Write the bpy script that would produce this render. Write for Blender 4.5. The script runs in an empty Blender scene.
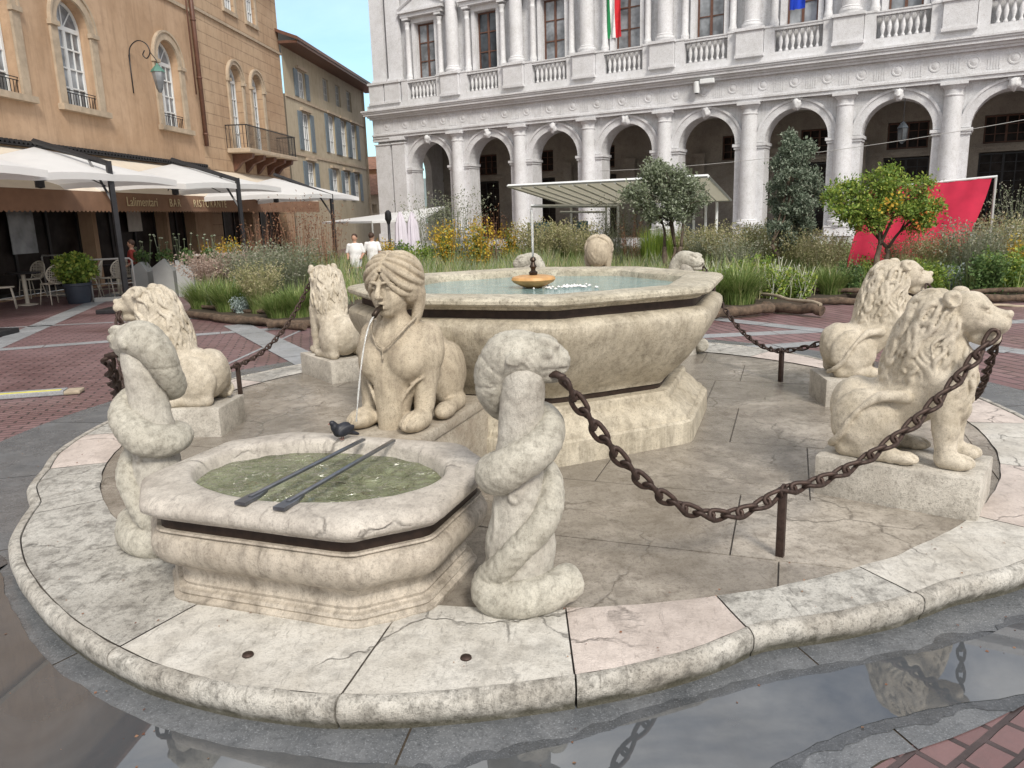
import bpy, bmesh, math, random
import numpy as np
from mathutils import Matrix, Vector, noise as mnoise
R=math.radians
rnd=random.Random(7)
scene=bpy.context.scene
COL=scene.collection
# ---------------------------------------------------------------- camera model
H=1.7; F=769.0; PITCH=R(12.4); ROLL=R(1.8)
_f=Vector((0,math.cos(PITCH),-math.sin(PITCH))); _u=Vector((0,math.sin(PITCH),math.cos(PITCH))); _r=Vector((1,0,0))
_c,_s=math.cos(ROLL),math.sin(ROLL)
def ray(px,py):
    x=(px-512)/F; y=(384-py)/F
    return _f+(x*_c+y*_s)*_r+(-x*_s+y*_c)*_u
def G(px,py,z=0.0):
    d=ray(px,py); t=(z-H)/d.z
    return Vector((d.x*t,d.y*t,z))
def AT(px,py,Y):
    d=ray(px,py); t=Y/d.y
    return Vector((d.x*t,Y,H+d.z*t))
cam=bpy.data.cameras.new('camera'); co=bpy.data.objects.new('camera',cam); COL.objects.link(co)
cr=_c*_r-_s*_u; cu=_s*_r+_c*_u; cz=-_f
M=Matrix(((cr.x,cu.x,cz.x,0),(cr.y,cu.y,cz.y,0),(cr.z,cu.z,cz.z,H),(0,0,0,1)))
co.matrix_world=M
cam.sensor_width=36; cam.lens=F/1024*36; cam.clip_end=800; cam.clip_start=.05
scene.camera=co
# fountain frame
CX,CY,TH=.22,6.1,R(-20)
def W(lx,ly,z=0.0):
    c,s=math.cos(TH),math.sin(TH)
    return Vector((CX+lx*c-ly*s,CY+lx*s+ly*c,z))
FL=.105   # fountain floor level

# ---------------------------------------------------------------- materials
def nm(name):
    m=bpy.data.materials.new(name); m.use_nodes=True
    nt=m.node_tree; b=nt.nodes['Principled BSDF']; return m,nt,b
def N(nt,t,**k):
    n=nt.nodes.new(t)
    for a,v in k.items():
        if a in ('inputs',):
            for kk,vv in v.items(): n.inputs[kk].default_value=vv
        else: setattr(n,a,v)
    return n
def ramp(nt,src,stops):
    r=nt.nodes.new('ShaderNodeValToRGB'); e=r.color_ramp.elements
    e[0].position,e[0].color=stops[0][0],(*stops[0][1],1) if len(stops[0][1])==3 else stops[0][1]
    e[1].position,e[1].color=stops[-1][0],(*stops[-1][1],1)
    for p,c in stops[1:-1]:
        x=e.new(p); x.color=(*c,1)
    nt.links.new(src,r.inputs[0]); return r.outputs[0]
def g(v): return (v,v,v)
def coord(nt,kind='Object',scale=(1,1,1),rot=0):
    tc=nt.nodes.new('ShaderNodeTexCoord'); mp=nt.nodes.new('ShaderNodeMapping')
    mp.inputs['Scale'].default_value=scale; mp.inputs['Rotation'].default_value=(0,0,rot)
    if kind=='World':
        ge=nt.nodes.new('ShaderNodeNewGeometry'); nt.links.new(ge.outputs['Position'],mp.inputs[0])
    else: nt.links.new(tc.outputs[kind],mp.inputs[0])
    return mp.outputs[0]
def noise(nt,vec,scale,detail=6,rough=.6,dist=0):
    n=nt.nodes.new('ShaderNodeTexNoise'); n.inputs['Scale'].default_value=scale; n.inputs['Detail'].default_value=detail
    n.inputs['Roughness'].default_value=rough; n.inputs['Distortion'].default_value=dist
    nt.links.new(vec,n.inputs['Vector']); return n.outputs['Fac']
def mix(nt,f,a,b,mode='MIX'):
    m=nt.nodes.new('ShaderNodeMix'); m.data_type='RGBA'; m.blend_type=mode
    for i,v in ((0,f),(6,a),(7,b)):
        if hasattr(v,'links') or hasattr(v,'is_linked'): nt.links.new(v,m.inputs[i])
        else: m.inputs[i].default_value=v if i==0 else ((*v,1) if len(v)==3 else v)
    return m.outputs[2]
def math_(nt,op,a,b=0.0):
    m=nt.nodes.new('ShaderNodeMath'); m.operation=op
    for i,v in ((0,a),(1,b)):
        if hasattr(v,'is_linked'): nt.links.new(v,m.inputs[i])
        else: m.inputs[i].default_value=v
    return m.outputs[0]
def bump(nt,b,h,strength=.5,dist=.01):
    n=nt.nodes.new('ShaderNodeBump'); n.inputs['Strength'].default_value=strength; n.inputs['Distance'].default_value=dist
    nt.links.new(h,n.inputs['Height']); nt.links.new(n.outputs[0],b.inputs['Normal'])
def simple(name,col,rough=.6,metal=0,var=.15,scale=6,bmp=0):
    m,nt,b=nm(name); v=coord(nt,'Object'); n=noise(nt,v,scale)
    c1=tuple(x*(1-var) for x in col); c2=tuple(min(1,x*(1+var)) for x in col)
    nt.links.new(ramp(nt,n,[(.3,c1),(.7,c2)]),b.inputs['Base Color'])
    b.inputs['Roughness'].default_value=rough; b.inputs['Metallic'].default_value=metal
    if bmp: bump(nt,b,noise(nt,v,scale*6),.5,bmp)
    return m
PAL_K=(1.0,.97,.85)
def stone(name,light,mid,dark,lichen=.5,rough=.75,pit=.004,wscale=1.0,crack=False,wet=0.0,kind='Object',streak=False,grain=1.0,scratch=0.0):
    """weathered limestone: broad tone, dark lichen blotches, pits, hairline cracks"""
    wb=(.97,.99,1.03) if name.startswith('palace') else (.98,1.0,1.02)
    q=PAL_K if name.startswith('palace') else (1.02,.88,.62)
    light=tuple(x*q[0]*w_ for x,w_ in zip(light,wb)); mid=tuple(x*q[1]*w_ for x,w_ in zip(mid,wb)); dark=tuple(x*q[2] for x in dark)
    m,nt,b=nm(name); v=coord(nt,kind)
    n1=noise(nt,v,2.2*wscale,8,.6,.3); n2=noise(nt,v,11*wscale,8,.7,.2); n3=noise(nt,v,45*wscale,6,.75)
    n4=noise(nt,v,130*wscale,3,.6)
    c=ramp(nt,n1,[(.32,mid),(.62,light)])
    c=mix(nt,math_(nt,'MULTIPLY',ramp(nt,n2,[(.46,g(0)),(.64,g(1))]),min(.85,.75*lichen)),c,dark)
    c=mix(nt,math_(nt,'MULTIPLY',ramp(nt,n3,[(.53,g(0)),(.62,g(1))]),min(.9,.85*lichen*grain)),c,tuple(x*.7 for x in dark))
    c=mix(nt,math_(nt,'MULTIPLY',ramp(nt,n4,[(.54,g(0)),(.66,g(1))]),.5*grain),c,tuple(x*.8 for x in dark))
    h=math_(nt,'ADD',math_(nt,'MULTIPLY',n3,.7),math_(nt,'MULTIPLY',n4,.5))
    if scratch:
        sv=coord(nt,kind,(14,3.2,3),R(25)); sn=noise(nt,sv,2.4,7,.75,.6); sv2=coord(nt,kind,(3,15,3),R(12)); sn2=noise(nt,sv2,2.2,7,.75,.6)
        c=mix(nt,math_(nt,'MULTIPLY',ramp(nt,sn,[(.56,g(0)),(.66,g(1))]),scratch),c,dark); c=mix(nt,math_(nt,'MULTIPLY',ramp(nt,sn2,[(.58,g(0)),(.68,g(1))]),scratch*.7),c,mid)
        h=math_(nt,'SUBTRACT',h,math_(nt,'MULTIPLY',sn,.8))
    if streak:
        vs=coord(nt,kind,(9,9,.7)); ns=noise(nt,vs,1.5,6,.7,.2)
        c=mix(nt,math_(nt,'MULTIPLY',ramp(nt,ns,[(.48,g(0)),(.68,g(1))]),.45),c,dark)
    if crack:
        vo=nt.nodes.new('ShaderNodeTexVoronoi'); vo.feature='DISTANCE_TO_EDGE'; vo.inputs['Scale'].default_value=1.0
        off=nt.nodes.new('ShaderNodeVectorMath'); off.operation='ADD'
        nn=nt.nodes.new('ShaderNodeTexNoise'); nn.inputs['Scale'].default_value=3; nn.inputs['Detail'].default_value=8
        nt.links.new(v,nn.inputs['Vector']); sc=nt.nodes.new('ShaderNodeVectorMath'); sc.operation='SCALE'; sc.inputs['Scale'].default_value=.5
        nt.links.new(nn.outputs['Color'],sc.inputs[0]); nt.links.new(v,off.inputs[0]); nt.links.new(sc.outputs[0],off.inputs[1]); nt.links.new(off.outputs[0],vo.inputs['Vector'])
        ck=ramp(nt,vo.outputs['Distance'],[(.0,g(1)),(.012,g(0))])
        ckm=math_(nt,'MULTIPLY',ck,ramp(nt,n1,[(.42,g(0)),(.56,g(1))]))
        c=mix(nt,math_(nt,'MULTIPLY',ckm,.6),c,tuple(x*.5 for x in dark))
        h=math_(nt,'SUBTRACT',h,ckm)
    if wet:
        nw=noise(nt,v,.9,5,.6,.5)
        wm=ramp(nt,nw,[(.47,g(1)),(.62,g(0))])
        c=mix(nt,math_(nt,'MULTIPLY',wm,.5),c,tuple(x*.40 for x in mid))
        rr=math_(nt,'SUBTRACT',.38,math_(nt,'MULTIPLY',wm,.30)); nt.links.new(rr,b.inputs['Roughness'])
    else: b.inputs['Roughness'].default_value=rough
    nt.links.new(c,b.inputs['Base Color'])
    bump(nt,b,h,.8,pit*2.2)
    return m
MT={}
MT['basin']=stone('basin_stone',(.61,.54,.42),(.47,.40,.29),(.18,.145,.10),.45,.68,.003,1,False,0,'Object',True,.7,.35)
MT['basin_rim']=stone('basin_rim_stone',(.60,.54,.42),(.47,.41,.30),(.20,.17,.12),.7,.7,.004,1.2)
MT['small_rim']=stone('small_rim_stone',(.64,.58,.50),(.54,.48,.41),(.16,.13,.11),.45,.5,.004,1.5,True,0,'Object',False,.6,.5)
MT['small']=stone('small_basin_stone',(.56,.49,.40),(.42,.35,.27),(.13,.105,.08),.5,.65,.003,1.3,False,0,'Object',True,.6,.35)
MT['lion']=stone('lion_marble',(.67,.59,.47),(.54,.46,.34),(.24,.20,.15),.4,.75,.003,2)
MT['serpent']=stone('serpent_stone',(.60,.56,.47),(.47,.43,.35),(.17,.15,.11),.6,.8,.004,2.2,False,0,'Object',False,.55,.3)
MT['trunk']=stone('trunk_stone',(.62,.58,.50),(.50,.45,.38),(.19,.165,.13),.45,.8,.004,2.2,False,0,'Object',False,.6,.3)
MT['sphinx']=stone('sphinx_stone',(.58,.49,.36),(.44,.355,.25),(.19,.15,.11),.35,.75,.003,1.6,False,0,'Object',True)
MT['plinth']=stone('plinth_stone',(.64,.59,.51),(.50,.45,.38),(.22,.19,.15),.45,.75,.004,1.3)
MT['plinthw']=stone('plinth_warm',(.52,.46,.37),(.38,.31,.23),(.17,.13,.09),.45,.75,.004,1.3)
MT['slabA']=stone('slab_white',(.72,.68,.61),(.60,.55,.47),(.20,.18,.155),.5,.5,.004,1,True,0,'World',False,.45,.5)
MT['slabB']=stone('slab_pink',(.68,.585,.52),(.58,.49,.43),(.26,.21,.18),.35,.5,.004,1,True,0,'World',False,.4,.45)
MT['slabC']=stone('slab_grey',(.62,.59,.53),(.46,.43,.38),(.11,.10,.085),.8,.5,.005,1.1,True,0,'World',False,.6,.6)
MT['kerb']=stone('kerb_stone',(.64,.60,.53),(.50,.45,.38),(.10,.09,.07),.8,.6,.006,1.4,False,0,'World',False,.7,.5)
def lowgrime(m,z0,z1,col):
    nt=m.node_tree; b=nt.nodes['Principled BSDF']; ge=nt.nodes.new('ShaderNodeNewGeometry'); sp=nt.nodes.new('ShaderNodeSeparateXYZ'); nt.links.new(ge.outputs['Position'],sp.inputs[0])
    nn=noise(nt,ge.outputs['Position'],9,6,.7,.3); zz=math_(nt,'ADD',sp.outputs[2],math_(nt,'MULTIPLY',math_(nt,'SUBTRACT',nn,.5),.12)); f=ramp(nt,zz,[(z0,g(.85)),(z1,g(0))])
    src=b.inputs['Base Color'].links[0].from_socket; nt.links.new(mix(nt,f,src,col),b.inputs['Base Color'])
lowgrime(MT['kerb'],.02,.06,(.06,.055,.03))
MT['floorst']=stone('floor_stone',(.50,.445,.375),(.35,.30,.24),(.14,.105,.075),.65,.5,.0016,.9,True,1.0,'World',False,.7,.4)
MT['gutter']=None
MT['jointm']=simple('joint_mortar',(.13,.115,.10),.8,0,.4,20,.004)
MT['palace']=stone('palace_marble',(.74,.73,.72),(.64,.63,.61),(.40,.38,.36),.35,.6,.01,.35,False,0,'Object',True)
MT['palace2']=stone('palace_marble_trim',(.76,.75,.74),(.66,.65,.63),(.42,.40,.38),.3,.6,.01,.4)
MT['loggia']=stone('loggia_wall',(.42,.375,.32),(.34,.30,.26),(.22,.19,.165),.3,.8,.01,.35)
MT['iron']=simple('rusty_iron',(.055,.035,.028),.55,.5,.45,30,.002)
MT['ironband']=simple('iron_band',(.035,.022,.016),.5,.4,.4,20,.001)  # iron of the bands, also the dark colour of the plinth recess
MT['steel']=simple('wet_steel',(.17,.18,.20),.32,.8,.3,14)
MT['darkmetal']=simple('dark_metal',(.03,.03,.033),.45,.4,.2,10)
MT['white']=simple('white_canvas',(.84,.84,.83),.8,0,.04,2)
MT['cream']=simple('cream_canvas',(.66,.58,.47),.85,0,.08,2)
MT['brownc']=simple('brown_canvas',(.25,.14,.085),.85,0,.12,3)
MT['gold']=simple('pale_lettering',(.62,.50,.30),.6,0,.1,3)
MT['whitewood']=simple('white_painted_wood',(.72,.74,.74),.5,0,.06,5)
MT['brownwood']=simple('brown_window_wood',(.12,.055,.035),.5,0,.25,6)
MT['door']=simple('door_wood',(.16,.06,.03),.5,0,.3,5)
MT['shutter']=simple('blue_grey_shutter',(.15,.19,.22),.6,0,.15,8)
MT['greyplanter']=simple('grey_planter',(.36,.37,.36),.6,0,.08,5)
MT['bluepot']=simple('dark_blue_pot',(.04,.05,.07),.5,0,.1,5)
MT['chairw']=simple('cream_chair',(.60,.55,.46),.55,0,.08,8)
MT['rail']=simple('grey_rail',(.45,.45,.43),.5,.2,.08,8)
MT['pink']=simple('pink_cloth',(.52,.02,.06),.85,0,.16,2.5)
MT['log']=simple('old_log',(.11,.075,.05),.85,0,.6,14,.04)
MT['barepole']=simple('peeled_pole',(.36,.30,.22),.8,0,.2,9,.003)
MT['soil']=simple('soil',(.06,.045,.03),.9,0,.3,4,.02)
MT['orange']=simple('orange_stone',(.52,.29,.11),.5,0,.25,14,.003)
MT['bronze']=simple('bronze',(.05,.035,.025),.4,.7,.3,14)
MT['feather']=simple('pigeon_feather',(.014,.015,.022),.5,0,.5,25)
MT['beak']=simple('pigeon_leg',(.25,.07,.05),.5)
MT['skin']=simple('skin',(.45,.26,.18),.6); MT['shirt']=simple('white_shirt',(.78,.77,.76),.8); MT['trouser']=simple('dark_trousers',(.04,.045,.05),.8)
MT['redshirt']=simple('red_shirt',(.30,.04,.03),.8); MT['hair']=simple('brown_hair',(.05,.025,.015),.7)
MT['rooftile']=simple('roof_tile',(.22,.11,.07),.85,0,.3,3)
MT['poster']=simple('teal_poster',(.06,.17,.22),.4,0,.8,2.5); MT['paper']=simple('notice_paper',(.62,.60,.55),.7,0,.1)
MT['lilac']=simple('lilac_canvas',(.62,.58,.64),.85,0,.08,3)
MT['canopy']=simple('slatted_canopy',(.60,.58,.50),.6,0,.08,5)
def translucent(m,amt,col):
    nt=m.node_tree; b=nt.nodes['Principled BSDF']; tr=nt.nodes.new('ShaderNodeBsdfTranslucent'); tr.inputs[0].default_value=(*col,1); ms=nt.nodes.new('ShaderNodeMixShader'); ms.inputs[0].default_value=amt
    nt.links.new(b.outputs[0],ms.inputs[1]); nt.links.new(tr.outputs[0],ms.inputs[2]); nt.links.new(ms.outputs[0],nt.nodes['Material Output'].inputs[0])
translucent(MT['canopy'],.6,(.8,.78,.7)); translucent(MT['white'],.3,(.85,.85,.84)); translucent(MT['pink'],.25,(.7,.03,.08))
MT['cloth']=simple('blue_curtain',(.30,.32,.34),.8,0,.2,3)
def glass(name,col=(.02,.025,.03),rough=.06):
    m,nt,b=nm(name); b.inputs['Base Color'].default_value=(*col,1); b.inputs['Roughness'].default_value=rough
    v=coord(nt,'Object'); n=noise(nt,v,1.3,3); nt.links.new(ramp(nt,n,[(.35,col),(.7,tuple(x*3+.02 for x in col))]),b.inputs['Base Color'])
    bump(nt,b,noise(nt,v,2.0,2),.15,.02); return m
MT['glass']=glass('window_glass'); MT['curtglass']=glass('curtained_glass',(.13,.14,.15),.15); MT['darkglass']=glass('shop_glass',(.012,.009,.008),.3); MT['darkglass'].node_tree.nodes['Principled BSDF'].inputs['IOR'].default_value=1.15
# stucco with its drawn block joints
def stucco(name,a,b_,streakc,blocks=False):
    m,nt,b=nm(name); v=coord(nt,'Object'); n1=noise(nt,v,.35,8,.65,.6); n2=noise(nt,v,2.6,8,.7,.2); n3=noise(nt,v,40,4)
    c=ramp(nt,n1,[(.35,a),(.62,b_)])
    c=mix(nt,math_(nt,'MULTIPLY',ramp(nt,n2,[(.48,g(0)),(.7,g(1))]),.35),c,streakc)
    vs=coord(nt,'Object',(2.2,2.2,.18)); ns=noise(nt,vs,1.6,6,.65,.1)
    c=mix(nt,math_(nt,'MULTIPLY',ramp(nt,ns,[(.5,g(0)),(.68,g(1))]),.4),c,tuple(min(1,x*1.12) for x in b_))
    c=mix(nt,math_(nt,'MULTIPLY',ramp(nt,noise(nt,vs,3.1,5,.6,.1),[(.52,g(0)),(.7,g(1))]),.4),c,streakc)
    h=n3
    if blocks:
        tc=nt.nodes.new('ShaderNodeTexCoord'); sp=nt.nodes.new('ShaderNodeSeparateXYZ'); nt.links.new(tc.outputs['Object'],sp.inputs[0])
        cb=nt.nodes.new('ShaderNodeCombineXYZ'); nt.links.new(sp.outputs[0],cb.inputs[0]); nt.links.new(sp.outputs[2],cb.inputs[1])
        br=nt.nodes.new('ShaderNodeTexBrick'); nt.links.new(cb.outputs[0],br.inputs[0])
        for k,vv in (('Scale',1),('Mortar Size',.018),('Brick Width',1.3),('Row Height',.42),('Mortar Smooth',.3)): br.inputs[k].default_value=vv
        lim=math_(nt,'MULTIPLY',br.outputs['Fac'],ramp(nt,n2,[(.35,g(.2)),(.6,g(1))]))
        c=mix(nt,math_(nt,'MULTIPLY',lim,.7),c,tuple(x*.45 for x in a)); h=math_(nt,'SUBTRACT',h,math_(nt,'MULTIPLY',lim,3))
    nt.links.new(c,b.inputs['Base Color']); b.inputs['Roughness'].default_value=.9; bump(nt,b,h,.5,.01); return m
MT['stucco']=stucco('ochre_stucco',(.39,.255,.155),(.51,.355,.235),(.24,.155,.095))
MT['stuccob']=stucco('ochre_blocks',(.40,.27,.17),(.49,.355,.235),(.25,.165,.105),True)
MT['stucco2']=stucco('tan_stucco',(.37,.315,.22),(.45,.39,.29),(.24,.20,.145))
MT['stucco3']=stucco('orange_stucco',(.55,.33,.18),(.6,.4,.25),(.4,.25,.15))
MT['trim']=simple('window_trim_stone',(.42,.34,.25),.8,0,.2,4,.004)
# ground brick setts
def bricks(name,rot,c1,c2,mort,bw=.26,rh=.085,scale=1,wet=True):
    m,nt,b=nm(name); v=coord(nt,'World',(1,1,1),rot)
    nn=nt.nodes.new('ShaderNodeTexNoise'); nn.inputs['Scale'].default_value=2.5; nt.links.new(v,nn.inputs['Vector'])
    sc=nt.nodes.new('ShaderNodeVectorMath'); sc.operation='SCALE'; sc.inputs['Scale'].default_value=.035; nt.links.new(nn.outputs['Color'],sc.inputs[0])
    ad=nt.nodes.new('ShaderNodeVectorMath'); nt.links.new(v,ad.inputs[0]); nt.links.new(sc.outputs[0],ad.inputs[1])
    br=nt.nodes.new('ShaderNodeTexBrick'); nt.links.new(ad.outputs[0],br.inputs[0])
    for k,vv in (('Scale',scale),('Mortar Size',.012),('Brick Width',bw),('Row Height',rh),('Mortar Smooth',.25),('Bias',0)): br.inputs[k].default_value=vv
    br.inputs['Color1'].default_value=(*c1,1); br.inputs['Color2'].default_value=(*c2,1); br.inputs['Mortar'].default_value=(*mort,1)
    n2=noise(nt,v,14,6,.7); n1=noise(nt,v,.5,6,.6,.4)
    c=mix(nt,math_(nt,'MULTIPLY',ramp(nt,n2,[(.45,g(0)),(.7,g(1))]),.4),br.outputs['Color'],(.10,.07,.07))
    c=mix(nt,math_(nt,'MULTIPLY',ramp(nt,n1,[(.4,g(0)),(.65,g(1))]),.35),c,(.24,.165,.165))
    nt.links.new(c,b.inputs['Base Color'])
    r=ramp(nt,n1,[(.38,g(.3)),(.6,g(.6))]); nt.links.new(r,b.inputs['Roughness'])
    h=math_(nt,'SUBTRACT',math_(nt,'MULTIPLY',n2,.35),br.outputs['Fac']); bump(nt,b,h,.8,.012); return m
MT['brick']=bricks('brick_paving',R(-14),(.17,.088,.09),(.25,.145,.145),(.035,.025,.025),.26,.085)
MT['brick2']=bricks('brick_paving_turned',R(76),(.17,.088,.09),(.24,.14,.14),(.028,.020,.020),.42,.15)
MT['brickn']=bricks('brick_paving_near',R(-35),(.12,.062,.062),(.20,.115,.112),(.022,.018,.017),.15,.105)
def wetstone(name,c1,c2,r0,r1,scale=1.2):
    m,nt,b=nm(name); v=coord(nt,'World'); n1=noise(nt,v,scale,6,.6,.4); n2=noise(nt,v,60,5,.7); n3=noise(nt,v,6,6,.65)
    c=ramp(nt,n3,[(.3,c1),(.7,c2)]); c=mix(nt,math_(nt,'MULTIPLY',ramp(nt,n2,[(.5,g(0)),(.66,g(1))]),.5),c,tuple(x*.45 for x in c1)); c=mix(nt,math_(nt,'MULTIPLY',ramp(nt,noise(nt,v,150,3),[(.56,g(0)),(.66,g(1))]),.5),c,tuple(min(1,x*2) for x in c2)); nt.links.new(c,b.inputs['Base Color'])
    nt.links.new(ramp(nt,n1,[(.42,g(r0)),(.6,g(r1))]),b.inputs['Roughness']); bump(nt,b,n2,.35,.003); return m
MT['gutter']=wetstone('dark_gutter_stone',(.085,.092,.10),(.165,.172,.18),.16,.42)
MT['band']=wetstone('stone_band',(.24,.25,.26),(.34,.35,.36),.35,.6)
def film(name,col,rough=.015,ior=1.4,wave=0,ws=20,col2=None,spec=.5):
    m,nt,b=nm(name); b.inputs['Roughness'].default_value=rough; b.inputs['IOR'].default_value=ior
    v=coord(nt,'World'); n=noise(nt,v,3 if wave else 2,5,.6,1.2)
    nt.links.new(ramp(nt,n,[(.3,col),(.7,col2 or tuple(x*1.5 for x in col))]),b.inputs['Base Color'])
    if wave: bump(nt,b,noise(nt,v,ws,4,.6,1.0),.8,wave)
    return m
MT['damp']=wetstone('damp_gutter_stone',(.045,.05,.055),(.095,.10,.108),.07,.22)
MT['puddle']=film('puddle_water',(.06,.065,.07),.012,2.2)
MT['gwater']=film('green_basin_water',(.07,.08,.032),.015,1.8,.12,12,(.23,.25,.14))
MT['bwater']=film('blue_basin_water',(.17,.27,.26),.03,1.4,.03,14,(.26,.37,.35))
def clearwater():
    m,nt,b=nm('falling_water'); b.inputs['Transmission Weight'].default_value=.6; b.inputs['Roughness'].default_value=.1; b.inputs['IOR'].default_value=1.33
    v=coord(nt,'World'); nt.links.new(ramp(nt,noise(nt,v,20),[(.3,(.7,.72,.7)),(.7,(.95,.95,.95))]),b.inputs['Base Color']); return m
MT['jet']=clearwater()
def leafmat(name,c1,c2,c3=None):
    m,nt,b=nm(name); ge=nt.nodes.new('ShaderNodeNewGeometry')
    st=[(0,c1),(.55,c2)]+([(1,c3)] if c3 else [(1,tuple(x*1.3 for x in c2))])
    nt.links.new(ramp(nt,ge.outputs['Random Per Island'],st),b.inputs['Base Color']); b.inputs['Roughness'].default_value=.6
    # a little light comes through
    tr=nt.nodes.new('ShaderNodeBsdfTranslucent'); ms=nt.nodes.new('ShaderNodeMixShader'); ms.inputs[0].default_value=.3
    nt.links.new(ramp(nt,ge.outputs['Random Per Island'],st),tr.inputs[0])
    out=nt.nodes['Material Output']; nt.links.new(b.outputs[0],ms.inputs[1]); nt.links.new(tr.outputs[0],ms.inputs[2]); nt.links.new(ms.outputs[0],out.inputs[0]); return m
MT['lgreen']=leafmat('fresh_green_leaf',(.09,.16,.025),(.20,.31,.05),(.42,.46,.09))
MT['lgrass']=leafmat('green_grass_blade',(.09,.15,.035),(.19,.28,.07),(.36,.40,.16))
MT['ldark']=leafmat('deep_green_leaf',(.05,.10,.03),(.10,.18,.05),(.2,.28,.09))
MT['lolive']=leafmat('olive_leaf',(.11,.14,.07),(.23,.27,.17),(.42,.46,.36))
MT['lspruce']=leafmat('blue_green_leaf',(.08,.11,.07),(.18,.23,.16),(.34,.38,.30))
MT['ltan']=leafmat('dry_grass_blade',(.20,.22,.08),(.36,.34,.17),(.52,.46,.30))
MT['lpink']=leafmat('pinkish_plume',(.33,.24,.19),(.46,.35,.29),(.55,.45,.38))
MT['lrust']=leafmat('rusty_seed_stem',(.15,.06,.04),(.28,.14,.08),(.40,.25,.15))
MT['lyellow']=leafmat('yellow_flower',(.45,.33,.03),(.62,.47,.05),(.50,.22,.03))
MT['lgrey']=leafmat('silver_leaf',(.25,.32,.30),(.42,.50,.48),(.6,.68,.66))
MT['lpurple']=leafmat('hazy_purple_stem',(.12,.15,.08),(.23,.25,.16),(.36,.35,.28))
MT['lwhite']=leafmat('white_flower',(.6,.62,.55),(.8,.8,.75),(.7,.72,.5))
MT['lorange']=leafmat('orange_leaf',(.55,.12,.03),(.62,.20,.04),(.5,.35,.06))
MT['hill']=simple('far_hill',(.16,.20,.20),.9,0,.2,.05)
MT['bark']=simple('bark',(.12,.09,.065),.9,0,.4,12,.015)
def flag3():
    return [simple('flag_green',(.01,.22,.07),.8),simple('flag_white',(.8,.8,.8),.8),simple('flag_red',(.6,.02,.03),.8)]

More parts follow.
